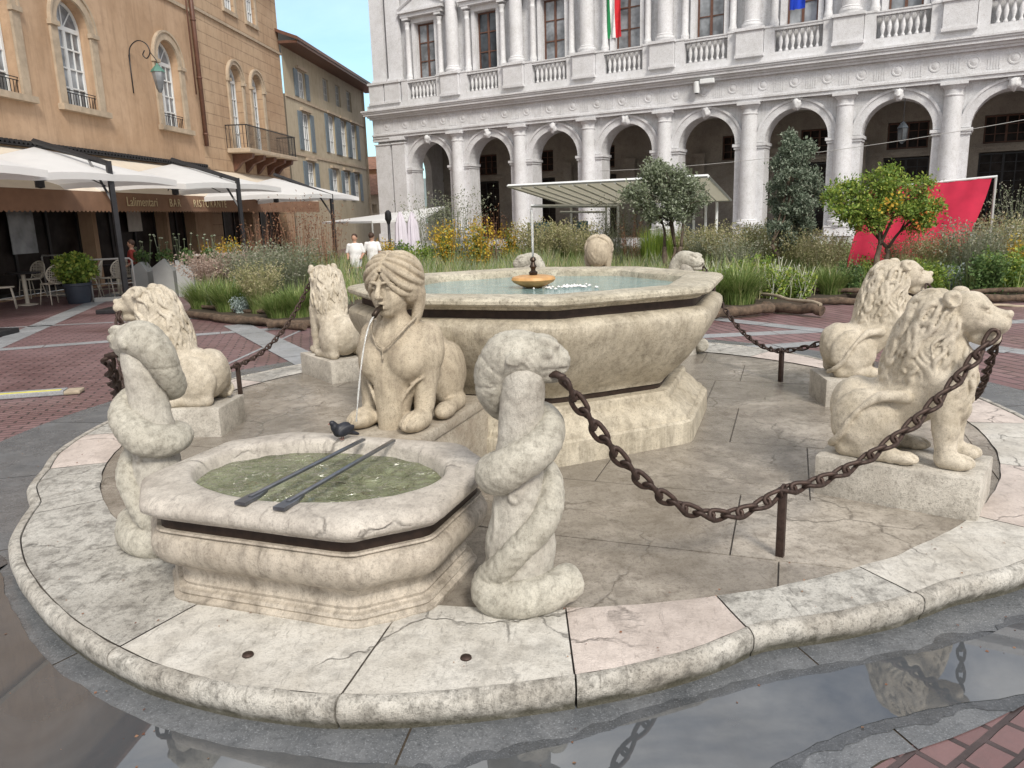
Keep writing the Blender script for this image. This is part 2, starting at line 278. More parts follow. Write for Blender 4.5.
# ---------------------------------------------------------------- object helpers
def tag(o,label=None,cat=None,group=None,kind=None):
    if label: o['label']=label
    if cat: o['category']=cat
    if group: o['group']=group
    if kind: o['kind']=kind
    return o
def thing(name,label,cat,loc=(0,0,0),rz=0,group=None):
    o=bpy.data.objects.new(name,None); COL.objects.link(o); o.location=loc; o.rotation_euler=(0,0,rz); o.empty_display_size=.1
    return tag(o,label,cat,group)
class MB:
    def __init__(s): s.v=[]; s.f=[]; s.mi=[]; s.cur=0
    def add(s,vs,fs):
        n=len(s.v); s.v+= [tuple(p) for p in vs]; s.f+=[tuple(i+n for i in f) for f in fs]; s.mi+=[s.cur]*len(fs); return s
    def box(s,x0,x1,y0,y1,z0,z1):
        vs=[(x,y,z) for x in (x0,x1) for y in (y0,y1) for z in (z0,z1)]
        return s.add(vs,[(0,1,3,2),(4,6,7,5),(0,4,5,1),(2,3,7,6),(0,2,6,4),(1,5,7,3)])
    def bevbox(s,x0,x1,y0,y1,z0,z1,b=.01):
        bm=bmesh.new(); bmesh.ops.create_cube(bm,size=1)
        bmesh.ops.scale(bm,vec=(x1-x0,y1-y0,z1-z0),verts=bm.verts); bmesh.ops.translate(bm,vec=((x0+x1)/2,(y0+y1)/2,(z0+z1)/2),verts=bm.verts)
        bmesh.ops.bevel(bm,geom=bm.edges[:],offset=b,segments=2,affect='EDGES',profile=.6)
        bm.verts.index_update(); s.add([v.co[:] for v in bm.verts],[[v.index for v in f.verts] for f in bm.faces]); bm.free(); return s
    def lathe(s,prof,n=24,c=(0,0),cap=True,ph=0):
        vs=[];fs=[]
        for r,z in prof:
            for i in range(n):
                a=2*math.pi*i/n+ph; vs.append((c[0]+r*math.cos(a),c[1]+r*math.sin(a),z))
        for j in range(len(prof)-1):
            for i in range(n):
                k=(i+1)%n; fs.append((j*n+i,j*n+k,(j+1)*n+k,(j+1)*n+i))
        if cap: fs.append(tuple(range(n))[::-1]); fs.append(tuple((len(prof)-1)*n+i for i in range(n)))
        return s.add(vs,fs)
    def tube(s,pts,r,n=8,cap=True,closed=False):
        P=[Vector(p) for p in pts]; m=len(P); rr=r if isinstance(r,(list,tuple)) else [r]*m
        vs=[];fs=[]; up=Vector((0,0,1)); prev=None
        for i,p in enumerate(P):
            if closed: t=(P[(i+1)%m]-P[i-1])
            else: t=P[min(i+1,m-1)]-P[max(i-1,0)]
            t.normalize()
            if prev is None:
                a=t.cross(up)
                if a.length<.1: a=t.cross(Vector((1,0,0)))
            else: a=prev-t*prev.dot(t)
            a.normalize(); prev=a; b=t.cross(a)
            for k in range(n):
                q=2*math.pi*k/n; vs.append(p+(a*math.cos(q)+b*math.sin(q))*rr[i])
        for i in range(m if closed else m-1):
            j=(i+1)%m
            for k in range(n):
                l=(k+1)%n; fs.append((i*n+k,i*n+l,j*n+l,j*n+k))
        if cap and not closed: fs.append(tuple(range(n))[::-1]); fs.append(tuple((m-1)*n+k for k in range(n)))
        return s.add(vs,fs)
    def ngon(s,pts): return s.add(pts,[tuple(range(len(pts)))])
    def prism(s,pts2,z0,z1,mat=None):
        n=len(pts2); a=[(x,y,z0) for x,y in pts2]+[(x,y,z1) for x,y in pts2]
        return s.add(a,[tuple(range(n))[::-1],tuple(range(n,2*n))]+[(i,(i+1)%n,n+(i+1)%n,n+i) for i in range(n)])
    def build(s,name,mat,parent=None,smooth=False,label=None,xf=None):
        me=bpy.data.meshes.new(name); me.from_pydata(s.v,[],s.f)
        mats=mat if isinstance(mat,list) else [mat]
        for m in mats: me.materials.append(m)
        if len(mats)>1: me.polygons.foreach_set('material_index',s.mi)
        bm=bmesh.new(); bm.from_mesh(me); bmesh.ops.recalc_face_normals(bm,faces=bm.faces); bm.to_mesh(me); bm.free()
        if smooth is True: me.polygons.foreach_set('use_smooth',[True]*len(me.polygons))
        elif smooth: me.polygons.foreach_set('use_smooth',[True]*len(me.polygons)); me.set_sharp_from_angle(angle=R(smooth))
        if xf is not None: me.transform(xf)
        me.update(); o=bpy.data.objects.new(name,me); COL.objects.link(o)
        if parent: o.parent=parent
        if label: o['label']=label
        return o
def struct(o): o['kind']='structure'; return o
def copy_tree(o,parent=None):
    c=o.copy(); COL.objects.link(c); c.parent=parent
    for ch in list(o.children): copy_tree(ch,c)
    return c
def catmull(pts,n=8,closed=False):
    P=[np.array(p,float) for p in pts]; out=[]; m=len(P)
    for i in range(m if closed else m-1):
        p0=P[i-1] if (i>0 or closed) else P[0]*2-P[1]; p1=P[i]; p2=P[(i+1)%m]; p3=P[(i+2)%m] if (i+2<m or closed) else P[-1]*2-P[-2]
        for k in range(n):
            t=k/n; out.append(.5*((2*p1)+(-p0+p2)*t+(2*p0-5*p1+4*p2-p3)*t*t+(-p0+3*p1-3*p2+p3)*t**3))
    if not closed: out.append(P[-1])
    return out

# ---------------------------------------------------------------- SDF sculpting (numpy)
def rotm(rx=0,ry=0,rz=0): return np.array((Matrix.Rotation(R(rz),3,'Z')@Matrix.Rotation(R(ry),3,'Y')@Matrix.Rotation(R(rx),3,'X')),dtype=np.float32)
_lat=np.random.RandomState(3).rand(32,32,32).astype(np.float32)
def vnoise(p,scale,seed=0):
    q=p*scale+seed*7.31; i=np.floor(q).astype(np.int32); f=(q-i).astype(np.float32); f=f*f*(3-2*f); r=0
    for dx in (0,1):
        for dy in (0,1):
            for dz in (0,1):
                w=(f[:,0] if dx else 1-f[:,0])*(f[:,1] if dy else 1-f[:,1])*(f[:,2] if dz else 1-f[:,2])
                r=r+w*_lat[(i[:,0]+dx)%32,(i[:,1]+dy)%32,(i[:,2]+dz)%32]
    return r*2-1
class Sdf:
    def __init__(s,lo,hi,h):
        s.lo=np.array(lo,np.float32); s.h=h; s.n=[int((b-a)/h)+2 for a,b in zip(lo,hi)]
        ax=[(s.lo[i]+h*np.arange(s.n[i])).astype(np.float32) for i in range(3)]; s.ax=ax
        s.d=np.full(s.n,.5,np.float32)
    def sub(s,lo,hi,pad):
        sl=[]
        for i in range(3):
            a=max(0,int((lo[i]-pad-s.lo[i])/s.h)); b=min(s.n[i],int((hi[i]+pad-s.lo[i])/s.h)+2)
            if b<=a: return None,None
            sl.append(slice(a,b))
        g_=np.stack(np.meshgrid(s.ax[0][sl[0]],s.ax[1][sl[1]],s.ax[2][sl[2]],indexing='ij'),-1)
        return tuple(sl),g_
    def comb(s,sl,e,k,op):
        d=s.d[sl]
        if op=='u':
            hh=np.maximum(k-np.abs(d-e),0)/max(k,1e-6); s.d[sl]=np.minimum(d,e)-hh*hh*k*.25
        else:
            e=-e; hh=np.maximum(k-np.abs(d-e),0)/max(k,1e-6); s.d[sl]=np.maximum(d,e)+hh*hh*k*.25
    def ell(s,c,r,rot=None,k=.03,op='u'):
        c=np.array(c,np.float32); r=np.array(r,np.float32); m=max(r); sl,p=s.sub(c-m,c+m,k+.02)
        if sl is None: return s
        q=p-c
        if rot is not None: q=q@rotm(*rot)
        k0=np.linalg.norm(q/r,axis=-1); k1=np.linalg.norm(q/(r*r),axis=-1)+1e-6
        s.comb(sl,k0*(k0-1)/k1,k,op); return s
    def cone(s,a,b,ra,rb,k=.03,op='u'):
        a=np.array(a,np.float32); b=np.array(b,np.float32); m=max(ra,rb); sl,p=s.sub(np.minimum(a,b)-m,np.maximum(a,b)+m,k+.02)
        if sl is None: return s
        ba=b-a; t=np.clip(((p-a)@ba)/max(float(ba@ba),1e-9),0,1)
        e=np.linalg.norm(p-a-t[...,None]*ba,axis=-1)-(ra+t*(rb-ra)); s.comb(sl,e,k,op); return s
    def tube(s,pts,rad,k=.03,op='u',n=5):
        P=catmull([(*p,r) for p,r in zip(pts,rad if isinstance(rad,(list,tuple)) else [rad]*len(pts))],n)
        # min over the segments first, then one smooth union
        P=np.array(P,np.float32); m=P[:,3].max(); sl,p=s.sub(P[:,:3].min(0)-m,P[:,:3].max(0)+m,k+.02)
        if sl is None: return s
        e=np.full(p.shape[:3],9.,np.float32)
        for i in range(len(P)-1):
            a,b=P[i,:3],P[i+1,:3]; ba=b-a; t=np.clip(((p-a)@ba)/max(float(ba@ba),1e-9),0,1)
            e=np.minimum(e,np.linalg.norm(p-a-t[...,None]*ba,axis=-1)-(P[i,3]+t*(P[i+1,3]-P[i,3])))
        s.comb(sl,e,k,op); return s
    def box(s,c,hf,rnd_=.01,rot=None,k=.01,op='u'):
        c=np.array(c,np.float32); hf=np.array(hf,np.float32); m=np.linalg.norm(hf); sl,p=s.sub(c-m,c+m,k+.02)
        if sl is None: return s
        q=p-c
        if rot is not None: q=q@rotm(*rot)
        q=np.abs(q)-(hf-rnd_); e=np.linalg.norm(np.maximum(q,0),axis=-1)+np.minimum(q.max(-1),0)-rnd_
        s.comb(sl,e,k,op); return s
    def disp(s,fn,band=.04):
        idx=np.nonzero(np.abs(s.d)<band); p=np.stack([s.ax[i][idx[i]] for i in range(3)],-1); s.d[idx]+=fn(p).astype(np.float32); return s
    def mesh(s):
        d=s.d; ins=d<0
        c=[ins[a:a+d.shape[0]-1 if a==0 else None,b:b+d.shape[1]-1 if b==0 else None,e:e+d.shape[2]-1 if e==0 else None] for a in (0,1) for b in (0,1) for e in (0,1)]
        cnt=sum(x.astype(np.int8) for x in c); act=np.nonzero((cnt>0)&(cnt<8)); A=np.stack(act,-1)
        vals=np.stack([d[A[:,0]+a,A[:,1]+b,A[:,2]+e] for a in (0,1) for b in (0,1) for e in (0,1)],-1)
        cor=np.array([(a,b,e) for a in (0,1) for b in (0,1) for e in (0,1)],np.float32)
        sm=np.zeros((len(A),3),np.float32); ct=np.zeros(len(A),np.float32)
        for i in range(8):
            for j in range(i+1,8):
                if abs(cor[i]-cor[j]).sum()==1:
                    a,b=vals[:,i],vals[:,j]; mk=(a<0)!=(b<0); t=np.where(mk,a/np.where(mk,a-b,1),0)
                    sm+=np.where(mk[:,None],cor[i]+t[:,None]*(cor[j]-cor[i]),0); ct+=mk
        V=s.lo+s.h*(A+sm/ct[:,None]); im=np.full([x-1 for x in d.shape],-1,np.int32); im[act]=np.arange(len(A))
        fs=[]
        for ax in range(3):
            o1,o2=(ax+1)%3,(ax+2)%3
            sa=[slice(None)]*3; sb=[slice(None)]*3; sa[ax]=slice(0,-1); sb[ax]=slice(1,None)
            e=np.stack(np.nonzero(ins[tuple(sa)]!=ins[tuple(sb)]),-1)
            ok=(e[:,o1]>0)&(e[:,o2]>0)&(e[:,o1]<d.shape[o1]-1)&(e[:,o2]<d.shape[o2]-1); e=e[ok]
            st=ins[tuple(e.T)]
            u=np.zeros(3,int);u[o1]=1; w=np.zeros(3,int); w[o2]=1
            q=[im[tuple((e-x).T)] for x in (0*u,u,u+w,w)]
            Q=np.stack(q,-1); Q[~st]=Q[~st][:,::-1]; fs.append(Q)
        Fc=np.concatenate(fs); Fc=Fc[(Fc>=0).all(1)]
        return V,Fc
def npmesh(name,V,Fc,mat,parent=None,mirror=False,share=None):
    if mirror: V=V*np.array([-1,1,1],np.float32); Fc=Fc[:,::-1]
    me=bpy.data.meshes.new(name); me.vertices.add(len(V)); me.vertices.foreach_set('co',np.ascontiguousarray(V,dtype=np.float32).ravel())
    me.loops.add(Fc.size); me.loops.foreach_set('vertex_index',np.ascontiguousarray(Fc,dtype=np.int32).ravel())
    me.polygons.add(len(Fc)); me.polygons.foreach_set('loop_start',np.arange(0,Fc.size,Fc.shape[1],dtype=np.int32))
    me.polygons.foreach_set('use_smooth',np.ones(len(Fc),bool)); me.update(calc_edges=True); me.validate()
    me.materials.append(mat); o=bpy.data.objects.new(name,me); COL.objects.link(o)
    if parent: o.parent=parent
    return o
# ---------------------------------------------------------------- statues
def smooth_(x,a,b):
    t=np.clip((x-a)/(b-a),0,1); return t*t*(3-2*t)
def sculpt_lion(h=.008):
    S=Sdf((-.5,-.34,-.03),(.58,.34,1.02),h)
    # mane region kept apart so locks are carved only there
    def mane(T):
        T.ell((.10,0,.60),(.19,.19,.27),(0,-12,0),.04); T.ell((.13,0,.80),(.165,.175,.165),None,.04); T.ell((.22,0,.50),(.13,.15,.20),(0,8,0),.05)
        T.ell((.0,0,.56),(.14,.15,.2),(0,25,0),.05); T.ell((.235,0,.42),(.115,.145,.20),None,.04); return T
    S.cone((-.20,0,.20),(.08,0,.42),.18,.18,.05); S.ell((-.26,0,.24),(.17,.19,.21),(0,-20,0),.05)
    for y in (-1,1):
        S.ell((-.19,y*.155,.21),(.20,.10,.195),(0,-14,0),.012)
        S.cone((-.30,y*.16,.05),(-.02,y*.19,.045),.055,.045,.02); S.ell((.04,y*.19,.04),(.085,.055,.042),None,.02)
        S.cone((.19,y*.115,.48),(.24,y*.12,.22),.095,.068,.03); S.cone((.24,y*.12,.22),(.25,y*.12,.05),.066,.058,.02)
        S.ell((.31,y*.125,.045),(.10,.066,.05),None,.02)
        for t in (-1,1): S.tube([(.33,y*.125+t*.024,.09),(.39,y*.125+t*.024,.062),(.412,y*.125+t*.024,.0)],.010,.008,'s')
        S.tube([(.05,y*.19-.02,.09),(.13,y*.19-.02,.03)],.005,.01,'s')
    mane(S)
    Mn=mane(Sdf((-.5,-.34,-.03),(.58,.34,1.02),h*2)); 
    def msk(p):
        i=[np.clip(((p[:,k]-Mn.lo[k])/Mn.h).astype(int),0,Mn.n[k]-1) for k in range(3)]; return Mn.d[i[0],i[1],i[2]]
    def locks(p):
        w=(1-smooth_(msk(p),.02,.05))*(1-smooth_(p[:,0]-.25*(p[:,2]-.8),.24,.31)*smooth_(p[:,2],.6,.68))
        n=vnoise(p,7,1); n2=vnoise(p,15,2)
        th=np.arctan2(p[:,1],p[:,0]-.06)
        ph=15*th+5.5*n+2.2*n2+9*(p[:,2]-.5)*np.sign(p[:,1]+1e-4)
        seg=np.sin(24*p[:,2]+5*n+4*np.cos(th))
        return w*(-.022*(np.abs(np.sin(ph))-.62) -.010*(np.abs(np.sin(2.3*ph+1.5*seg))-.6) -.006*seg)
    S.disp(lambda p:.35*locks(p),.045)
    def smp(q):
        f=(q-Mn.lo)/Mn.h; i=np.clip(f.astype(int),0,np.array(Mn.n)-2); t=f-i; v=0
        for a in (0,1):
            for b in (0,1):
                for c in (0,1): v+=(t[0] if a else 1-t[0])*(t[1] if b else 1-t[1])*(t[2] if c else 1-t[2])*Mn.d[i[0]+a,i[1]+b,i[2]+c]
        return float(v)
    def grad(q):
        e=.014; return np.array([smp(q+np.array(d)*e)-smp(q-np.array(d)*e) for d in ((1,0,0),(0,1,0),(0,0,1))])/(2*e)
    def proj_(q):
        for _ in range(4):
            gd=grad(q); q=q-smp(q)*gd/max(1e-3,float(gd@gd))
        return q
    rs=random.Random(4); fc=np.array((.42,0,.82))
    for n_ in range(150):
        y_=(-1)**n_; zz=rs.uniform(.34,1.0); q=np.array((rs.uniform(-.10,.33),y_*rs.uniform(.0,.2),zz))
        try: q=proj_(q)
        except Exception: continue
        if not (-.4<q[0]<.45 and abs(q[1])<.3 and .28<q[2]<1.0): continue
        if q[0]>.26 and .70<q[2]: continue
        P=[q]; ph=rs.uniform(0,6.28); L_=rs.randrange(6,10)
        for k in range(L_):
            away=q-fc; away[1]*=.8; away/=np.linalg.norm(away); d=away*.55+np.array((0,0,-1.0))*(.55+.5*(q[2]<.8)); gd=grad(q); gd/=max(1e-3,np.linalg.norm(gd))
            side=np.cross(gd,d); side/=max(1e-3,np.linalg.norm(side)); d=d/np.linalg.norm(d)+side*.55*math.sin(ph+k*1.0); d-=gd*float(d@gd); d/=max(1e-3,np.linalg.norm(d)); q=proj_(q+d*.030); P.append(q+gd*.009)
        r0=rs.uniform(.014,.021); S.tube([tuple(p) for p in P],[r0*(.75+.5*k/len(P) if k<3 else 1.05-.85*(k/len(P))**1.5) for k in range(len(P))],.003,n=2)
    # head (clean, over the locks), set a little forward and up
    HO=np.array((.035,0,.02),np.float32); S.lo=S.lo-HO; S.ax=[(a-HO[i]).astype(np.float32) for i,a in enumerate(S.ax)]
    S.ell((.245,0,.83),(.125,.115,.12),(0,12,0),.01)
    S.ell((.345,0,.79),(.09,.08,.078),(0,6,0),.03); S.ell((.405,0,.78),(.056,.072,.055),None,.02); S.ell((.375,0,.70),(.045,.05,.035),None,.02); S.ell((.335,0,.705),(.078,.060,.040),(0,-6,0),.018)
    S.box((.375,0,.832),(.075,.030,.028),.015,(0,8,0),.02); S.ell((.447,0,.835),(.018,.034,.022),None,.01); S.ell((.25,0,.885),(.07,.09,.04),None,.03)
    S.tube([(.46,-.025,.735),(.42,-.068,.73),(.34,-.092,.745)],.013,.012,'s'); S.tube([(.46,.025,.735),(.42,.068,.73),(.34,.092,.745)],.013,.012,'s'); S.tube([(.455,-.03,.735),(.465,0,.735),(.455,.03,.735)],.013,.012,'s')
    for y in (-1,1):
        S.ell((.325,y*.058,.875),(.035,.035,.02),(y*20,15,0),.018)
        S.ell((.345,y*.062,.848),(.02,.017,.014),None,.006,'s'); S.ell((.340,y*.058,.847),(.015,.014,.012),None,.004)
        S.ell((.18,y*.145,.915),(.05,.032,.05),(y*25,0,0),.008); S.ell((.205,y*.17,.915),(.032,.018,.032),None,.006,'s')
        S.ell((.40,y*.045,.785),(.05,.035,.038),None,.02)
    S.lo=S.lo+HO; S.ax=[(a+HO[i]).astype(np.float32) for i,a in enumerate(S.ax)]
    S.tube([(-.38,-.10,.04),(-.37,-.19,.07),(-.31,-.245,.14),(-.25,-.262,.24),(-.18,-.25,.33),(-.08,-.225,.39),(.03,-.19,.39)],[.02,.018,.017,.017,.018,.032,.036],.012)
    S.disp(lambda p:.004*vnoise(p,16,5)+.003*vnoise(p,34,6),.03)
    return S.mesh()
def sculpt_sphinx(h=.0085):
    S=Sdf((-.52,-.38,-.02),(.50,.38,1.0),h)
    S.ell((-.22,0,.26),(.30,.19,.22),(0,4,0),.05)
    for y in (-1,1):
        S.ell((-.26,y*.15,.22),(.19,.10,.20),(0,-10,0),.03); S.cone((-.3,y*.2,.05),(-.1,y*.23,.05),.055,.045,.02); S.ell((-.03,y*.235,.05),(.10,.06,.05),None,.015)
    # torso: narrow waist, wide chest and shoulders
    S.cone((.21,0,.0),(.15,0,.26),.085,.13,.05); S.ell((.10,0,.40),(.135,.225,.19),(0,-6,0),.05); S.ell((.03,0,.50),(.125,.215,.10),None,.05)
    S.ell((.185,-.10,.37),(.10,.105,.115),None,.035); S.ell((.185,.10,.37),(.10,.105,.115),None,.035)
    for y in (-1,1):
        S.ell((.04,y*.195,.48),(.085,.075,.10),None,.05)
        S.cone((.06,y*.20,.42),(.13,y*.178,.12),.076,.062,.02); S.ell((.24,y*.175,.052),(.14,.082,.058),None,.025)
        for t in (-1,0,1): S.tube([(.26,y*.175+t*.038,.112),(.335,y*.175+t*.038,.088),(.374,y*.175+t*.038,.05),(.385,y*.175+t*.038,.0)],.012,.010,'s')
        # hem between torso and leg
        S.ell((.065,y*.185,.41),(.105,.098,.115),None,.02); S.tube([(.235,y*.065,.03),(.24,y*.09,.16),(.205,y*.15,.25),(.165,y*.20,.285)],.010,.006)
        # neckline
        S.tube([(.265,0,.455),(.255,y*.05,.49),(.205,y*.105,.555),(.10,y*.14,.615)],.008,.006)
    S.tube([(.272,0,.455),(.272,0,.40)],.007,.006)
    # neck and head
    S.cone((.075,0,.55),(.115,0,.68),.078,.066,.045)
    S.ell((.135,0,.765),(.118,.102,.148),(0,-4,0),.03); S.ell((.185,0,.70),(.062,.062,.055),None,.03); S.ell((.205,0,.655),(.03,.035,.025),None,.02)
    for y in (-1,1): S.ell((.195,y*.052,.735),(.04,.036,.04),None,.025)
    # brow, sockets, eyes
    for y in (-1,1):
        S.ell((.25,y*.042,.79),(.024,.030,.017),None,.012,'s'); S.ell((.232,y*.042,.787),(.018,.023,.012),None,.004)
        S.tube([(.262,y*.012,.812),(.256,y*.045,.820),(.228,y*.08,.806)],.009,.014)
    S.tube([(.252,0,.815),(.275,0,.775),(.288,0,.745)],[.013,.015,.019],.012); S.ell((.268,.019,.738),(.014,.012,.011),None,.008); S.ell((.268,-.019,.738),(.014,.012,.011),None,.008)
    S.tube([(.235,-.034,.698),(.262,0,.708),(.235,.034,.698)],.010,.008); S.tube([(.235,-.03,.682),(.256,0,.680),(.235,.03,.682)],.010,.008)
    S.ell((.268,0,.692),(.02,.022,.008),None,.004,'s')
    for y in (-1,1): S.ell((.12,y*.108,.755),(.02,.012,.032),None,.008)
    S.disp(lambda p:.003*vnoise(p,18,5)+.002*vnoise(p,38,6),.03)
    B=S.mesh()
    Hh=Sdf((-.12,-.24,.55),(.35,.24,1.0),.0065)
    Hh.ell((.08,0,.83),(.165,.158,.135),(0,-8,0),.03); Hh.ell((.02,0,.78),(.13,.15,.14),None,.03)
    for y in (-1,1): Hh.ell((.08,y*.115,.775),(.085,.05,.085),None,.03); Hh.tube([(.04,y*.13,.74),(.04,y*.125,.66),(.07,y*.115,.58)],[.045,.036,.026],.02)
    Hh.ell((.215,0,.755),(.12,.083,.118),None,.012,'s')
    for y in (-1,1):
        for k in range(9):
            al=R(12+k*13); s0=np.array((math.cos(al),.10*y,math.sin(al))); e0=np.array((-.55+.02*k,y*1.0,-.42+.12*k)); s0/=np.linalg.norm(s0); e0/=np.linalg.norm(e0); P=[]
            for i in range(7):
                u=i/6; d=s0*(1-u)+e0*u; d[2]+=-.34*math.sin(math.pi*u)*(1-k/9)*(1 if k<5 else .4); d/=np.linalg.norm(d); P.append((.08+.172*d[0],.166*d[1],.832+.142*d[2]))
            Hh.tube(P,[.011,.015,.017,.017,.016,.014,.012],.006)
    def strands(p):
        # bands sweep back from a central parting over the forehead
        a=np.arctan2(np.abs(p[:,1])+.0,(p[:,2]-.74)); 
        q=(p[:,0]*1.0+np.abs(p[:,1])*.75-(p[:,2])*.35)
        ph=q*62+2.0*vnoise(p,7,3)
        return -.005*(np.abs(np.sin(ph*1.3))-.6)*(p[:,2]<.80)
    Hh.disp(strands,.03)
    Hh.disp(lambda p:.002*vnoise(p,30,6),.02)
    return B,Hh.mesh()
def sculpt_serpent(h=.0063):
    T=Sdf((-.26,-.24,-.02),(.26,.24,1.06),h)
    T.cone((-.01,-.02,0),(0,-.01,.25),.165,.148,.03); T.cone((0,-.01,.25),(.0,0,.60),.148,.10,.04); T.cone((.0,0,.60),(.03,0,.97),.10,.098,.04)
    T.ell((-.06,-.02,.07),(.15,.15,.11),None,.05); T.ell((-.02,-.115,.50),(.035,.022,.035),None,.012); T.ell((-.02,-.14,.50),(.017,.016,.017),None,.006,'s')
    for a,b in (((-.10,-.05,.45),(-.16,-.10,.12)),((.08,-.08,.40),(-.02,-.15,.08))): T.tube([a,((a[0]+b[0])/2+.015,(a[1]+b[1])/2-.02,(a[2]+b[2])/2),b],.012,.02)
    T.disp(lambda p:.005*vnoise(p,9,8)+.003*vnoise(p,24,9)+.002*vnoise(p,50,10),.04)
    S=Sdf((-.33,-.33,-.02),(.36,.33,1.18),h)
    path=[(.05,.0,1.05),(-.04,.01,1.045),(-.095,.03,.99),(-.105,.06,.90),(-.07,.115,.82),(.03,.135,.785),(.115,.09,.78),(.14,-.01,.755),(.10,-.095,.70),(.0,-.125,.645),(-.085,-.10,.595),(-.115,.0,.565),(-.08,.105,.565),(.05,.125,.56),(.125,.05,.54),(.135,-.06,.46),(.09,-.125,.38),(.0,-.15,.30),(-.09,-.145,.21),(-.15,-.09,.13),(-.145,-.13,.085),(-.05,-.175,.08),(.08,-.155,.09),(.20,-.085,.105)]
    rad=[.075,.09,.085,.072,.058,.056,.06,.068,.076,.082,.088,.08,.066,.06,.058,.062,.062,.06,.06,.068,.078,.08,.082,.08]
    S.tube(path,rad,.012,n=6)
    # head: domed back, brow, blunt muzzle, jaw
    S.ell((.02,-.005,1.06),(.145,.10,.095),(0,6,0),.03); S.ell((.125,-.01,1.04),(.095,.082,.078),(0,8,0),.04); S.ell((.185,-.01,1.025),(.05,.062,.055),None,.02)
    S.ell((.145,-.01,.965),(.07,.05,.026),(0,0,0),.012)
    S.tube([(.25,-.035,1.0),(.18,-.075,1.0),(.10,-.095,1.0)],.010,.01,'s'); S.tube([(.25,.03,1.0),(.18,.07,1.0),(.10,.09,1.0)],.010,.01,'s')
    S.tube([(.24,0,1.0),(.12,0,.995)],.022,.012,'s')
    for y in (-1,1):
        yy=y*.075-.01
        S.ell((.13,yy*1.08,1.07),(.026,.018,.020),None,.012); S.tube([(.105,yy*1.3,1.075),(.13,yy*1.36,1.087),(.155,yy*1.28,1.073)],.005,.005,'s')
        S.ell((.0,y*.098-.01,1.06),(.045,.014,.028),(0,-20,0),.012); S.tube([(-.035,y*.118-.01,1.05),(.0,y*.122-.01,1.045),(.035,y*.118-.01,1.065)],.006,.006,'s')
        S.ell((.14,y*.055-.01,1.11),(.05,.022,.018),(0,20,0),.015)
    for yy in (-.03,.012): S.ell((.232,yy,1.05),(.012,.009,.009),None,.006,'s')
    # flat broken tail end
    S.box((.31,-.035,.11),(.07,.16,.15),.01,(0,0,32),.012,'s')
    def creases(p):
        # folds round the bend of the neck and fine wrinkling
        w=(1-smooth_(p[:,0],-.10,.0))*smooth_(p[:,2],.84,.9); a=np.arctan2(p[:,2]-.93,p[:,0]+.02)
        return w*.005*np.exp(-((np.sin(a*4.0))/.16)**2)+.0015*vnoise(p,14,8)+.0012*np.sin(150*p[:,2]+60*p[:,0]+8*vnoise(p,9,3))*(vnoise(p,7,2)>0)+.0018*vnoise(p,60,9)
    S.disp(creases,.04)
    return T.mesh(),S.mesh()
Lv=sculpt_lion(); SBv,SHv=sculpt_sphinx(); TRv,SEv=sculpt_serpent()

# ---- lions
LION_G='lion statues around the fountain'
lion0=None
def lion(name_label,lx,ly,ang):
    global lion0
    if lion0 is None:
        t=thing('lion_statue',name_label,'lion statue',(0,0,0),0,LION_G)
        o=npmesh('lion_body',*Lv,MT['lion'],t); o.location=(0,0,.235)
        mb=MB(); mb.bevbox(-.44,.455,-.27,.27,-.01,.235,.012); mb.build('plinth',MT['plinth'],t,40)
        lion0=t
    else:
        t=copy_tree(lion0); t['label']=name_label
    t.location=W(lx,ly,FL); t.rotation_euler=(0,0,TH+R(ang)); t.scale=(.90,.90,.95); return t
lionNR=lion('large stone lion nearest us on the right, chain in its mouth',2.51,-1.24,-18)
lionFR=lion('stone lion sitting just behind the front right lion, haunch towards us',2.52,1.05,14)
lionFL=lion('stone lion seen from behind, left of the big basin by the planted bed',-2.56,1.05,146)
lionNL=lion('stone lion half hidden behind the coiled serpent at the left',-2.62,-1.10,196)
# ---- serpents
SER_G='serpent statues flanking the basins'
def serpent(label,lx,ly,ang,mirror,src=None):
    if src is None:
        t=thing('serpent_statue',label,'serpent statue',(0,0,0),0,SER_G)
        npmesh('tree_trunk',*TRv,MT['trunk'],t,mirror); npmesh('serpent_body',*SEv,MT['serpent'],t,mirror)
        mb=MB()   # iron stub held in the jaws
        sx=-1 if mirror else 1
        mb.tube([(sx*.10,-.02,.985),(sx*.17,-.07,.985),(sx*.20,-.10,.975)],.016,8); mb.build('iron_bit',MT['iron'],t,True)
    else:
        t=copy_tree(src); t['label']=label
    t.location=W(lx,ly,FL-.005); t.rotation_euler=(0,0,TH+R(ang)); t.scale=(.93,.93,1); return t
serR=serpent('grey stone serpent coiled round a trunk right of the small basin',.865,-2.97,20,False)
serL=serpent('stone serpent coiled round a trunk left of the small basin',-1.08,-2.93,-16,True)
serBL=serpent('top of a serpent head showing behind the orange nozzle of the big basin',-1.02,2.95,200,False,serR)
serBR=serpent('serpent head facing right above the far right edge of the big basin',.78,2.93,160,True,serL)
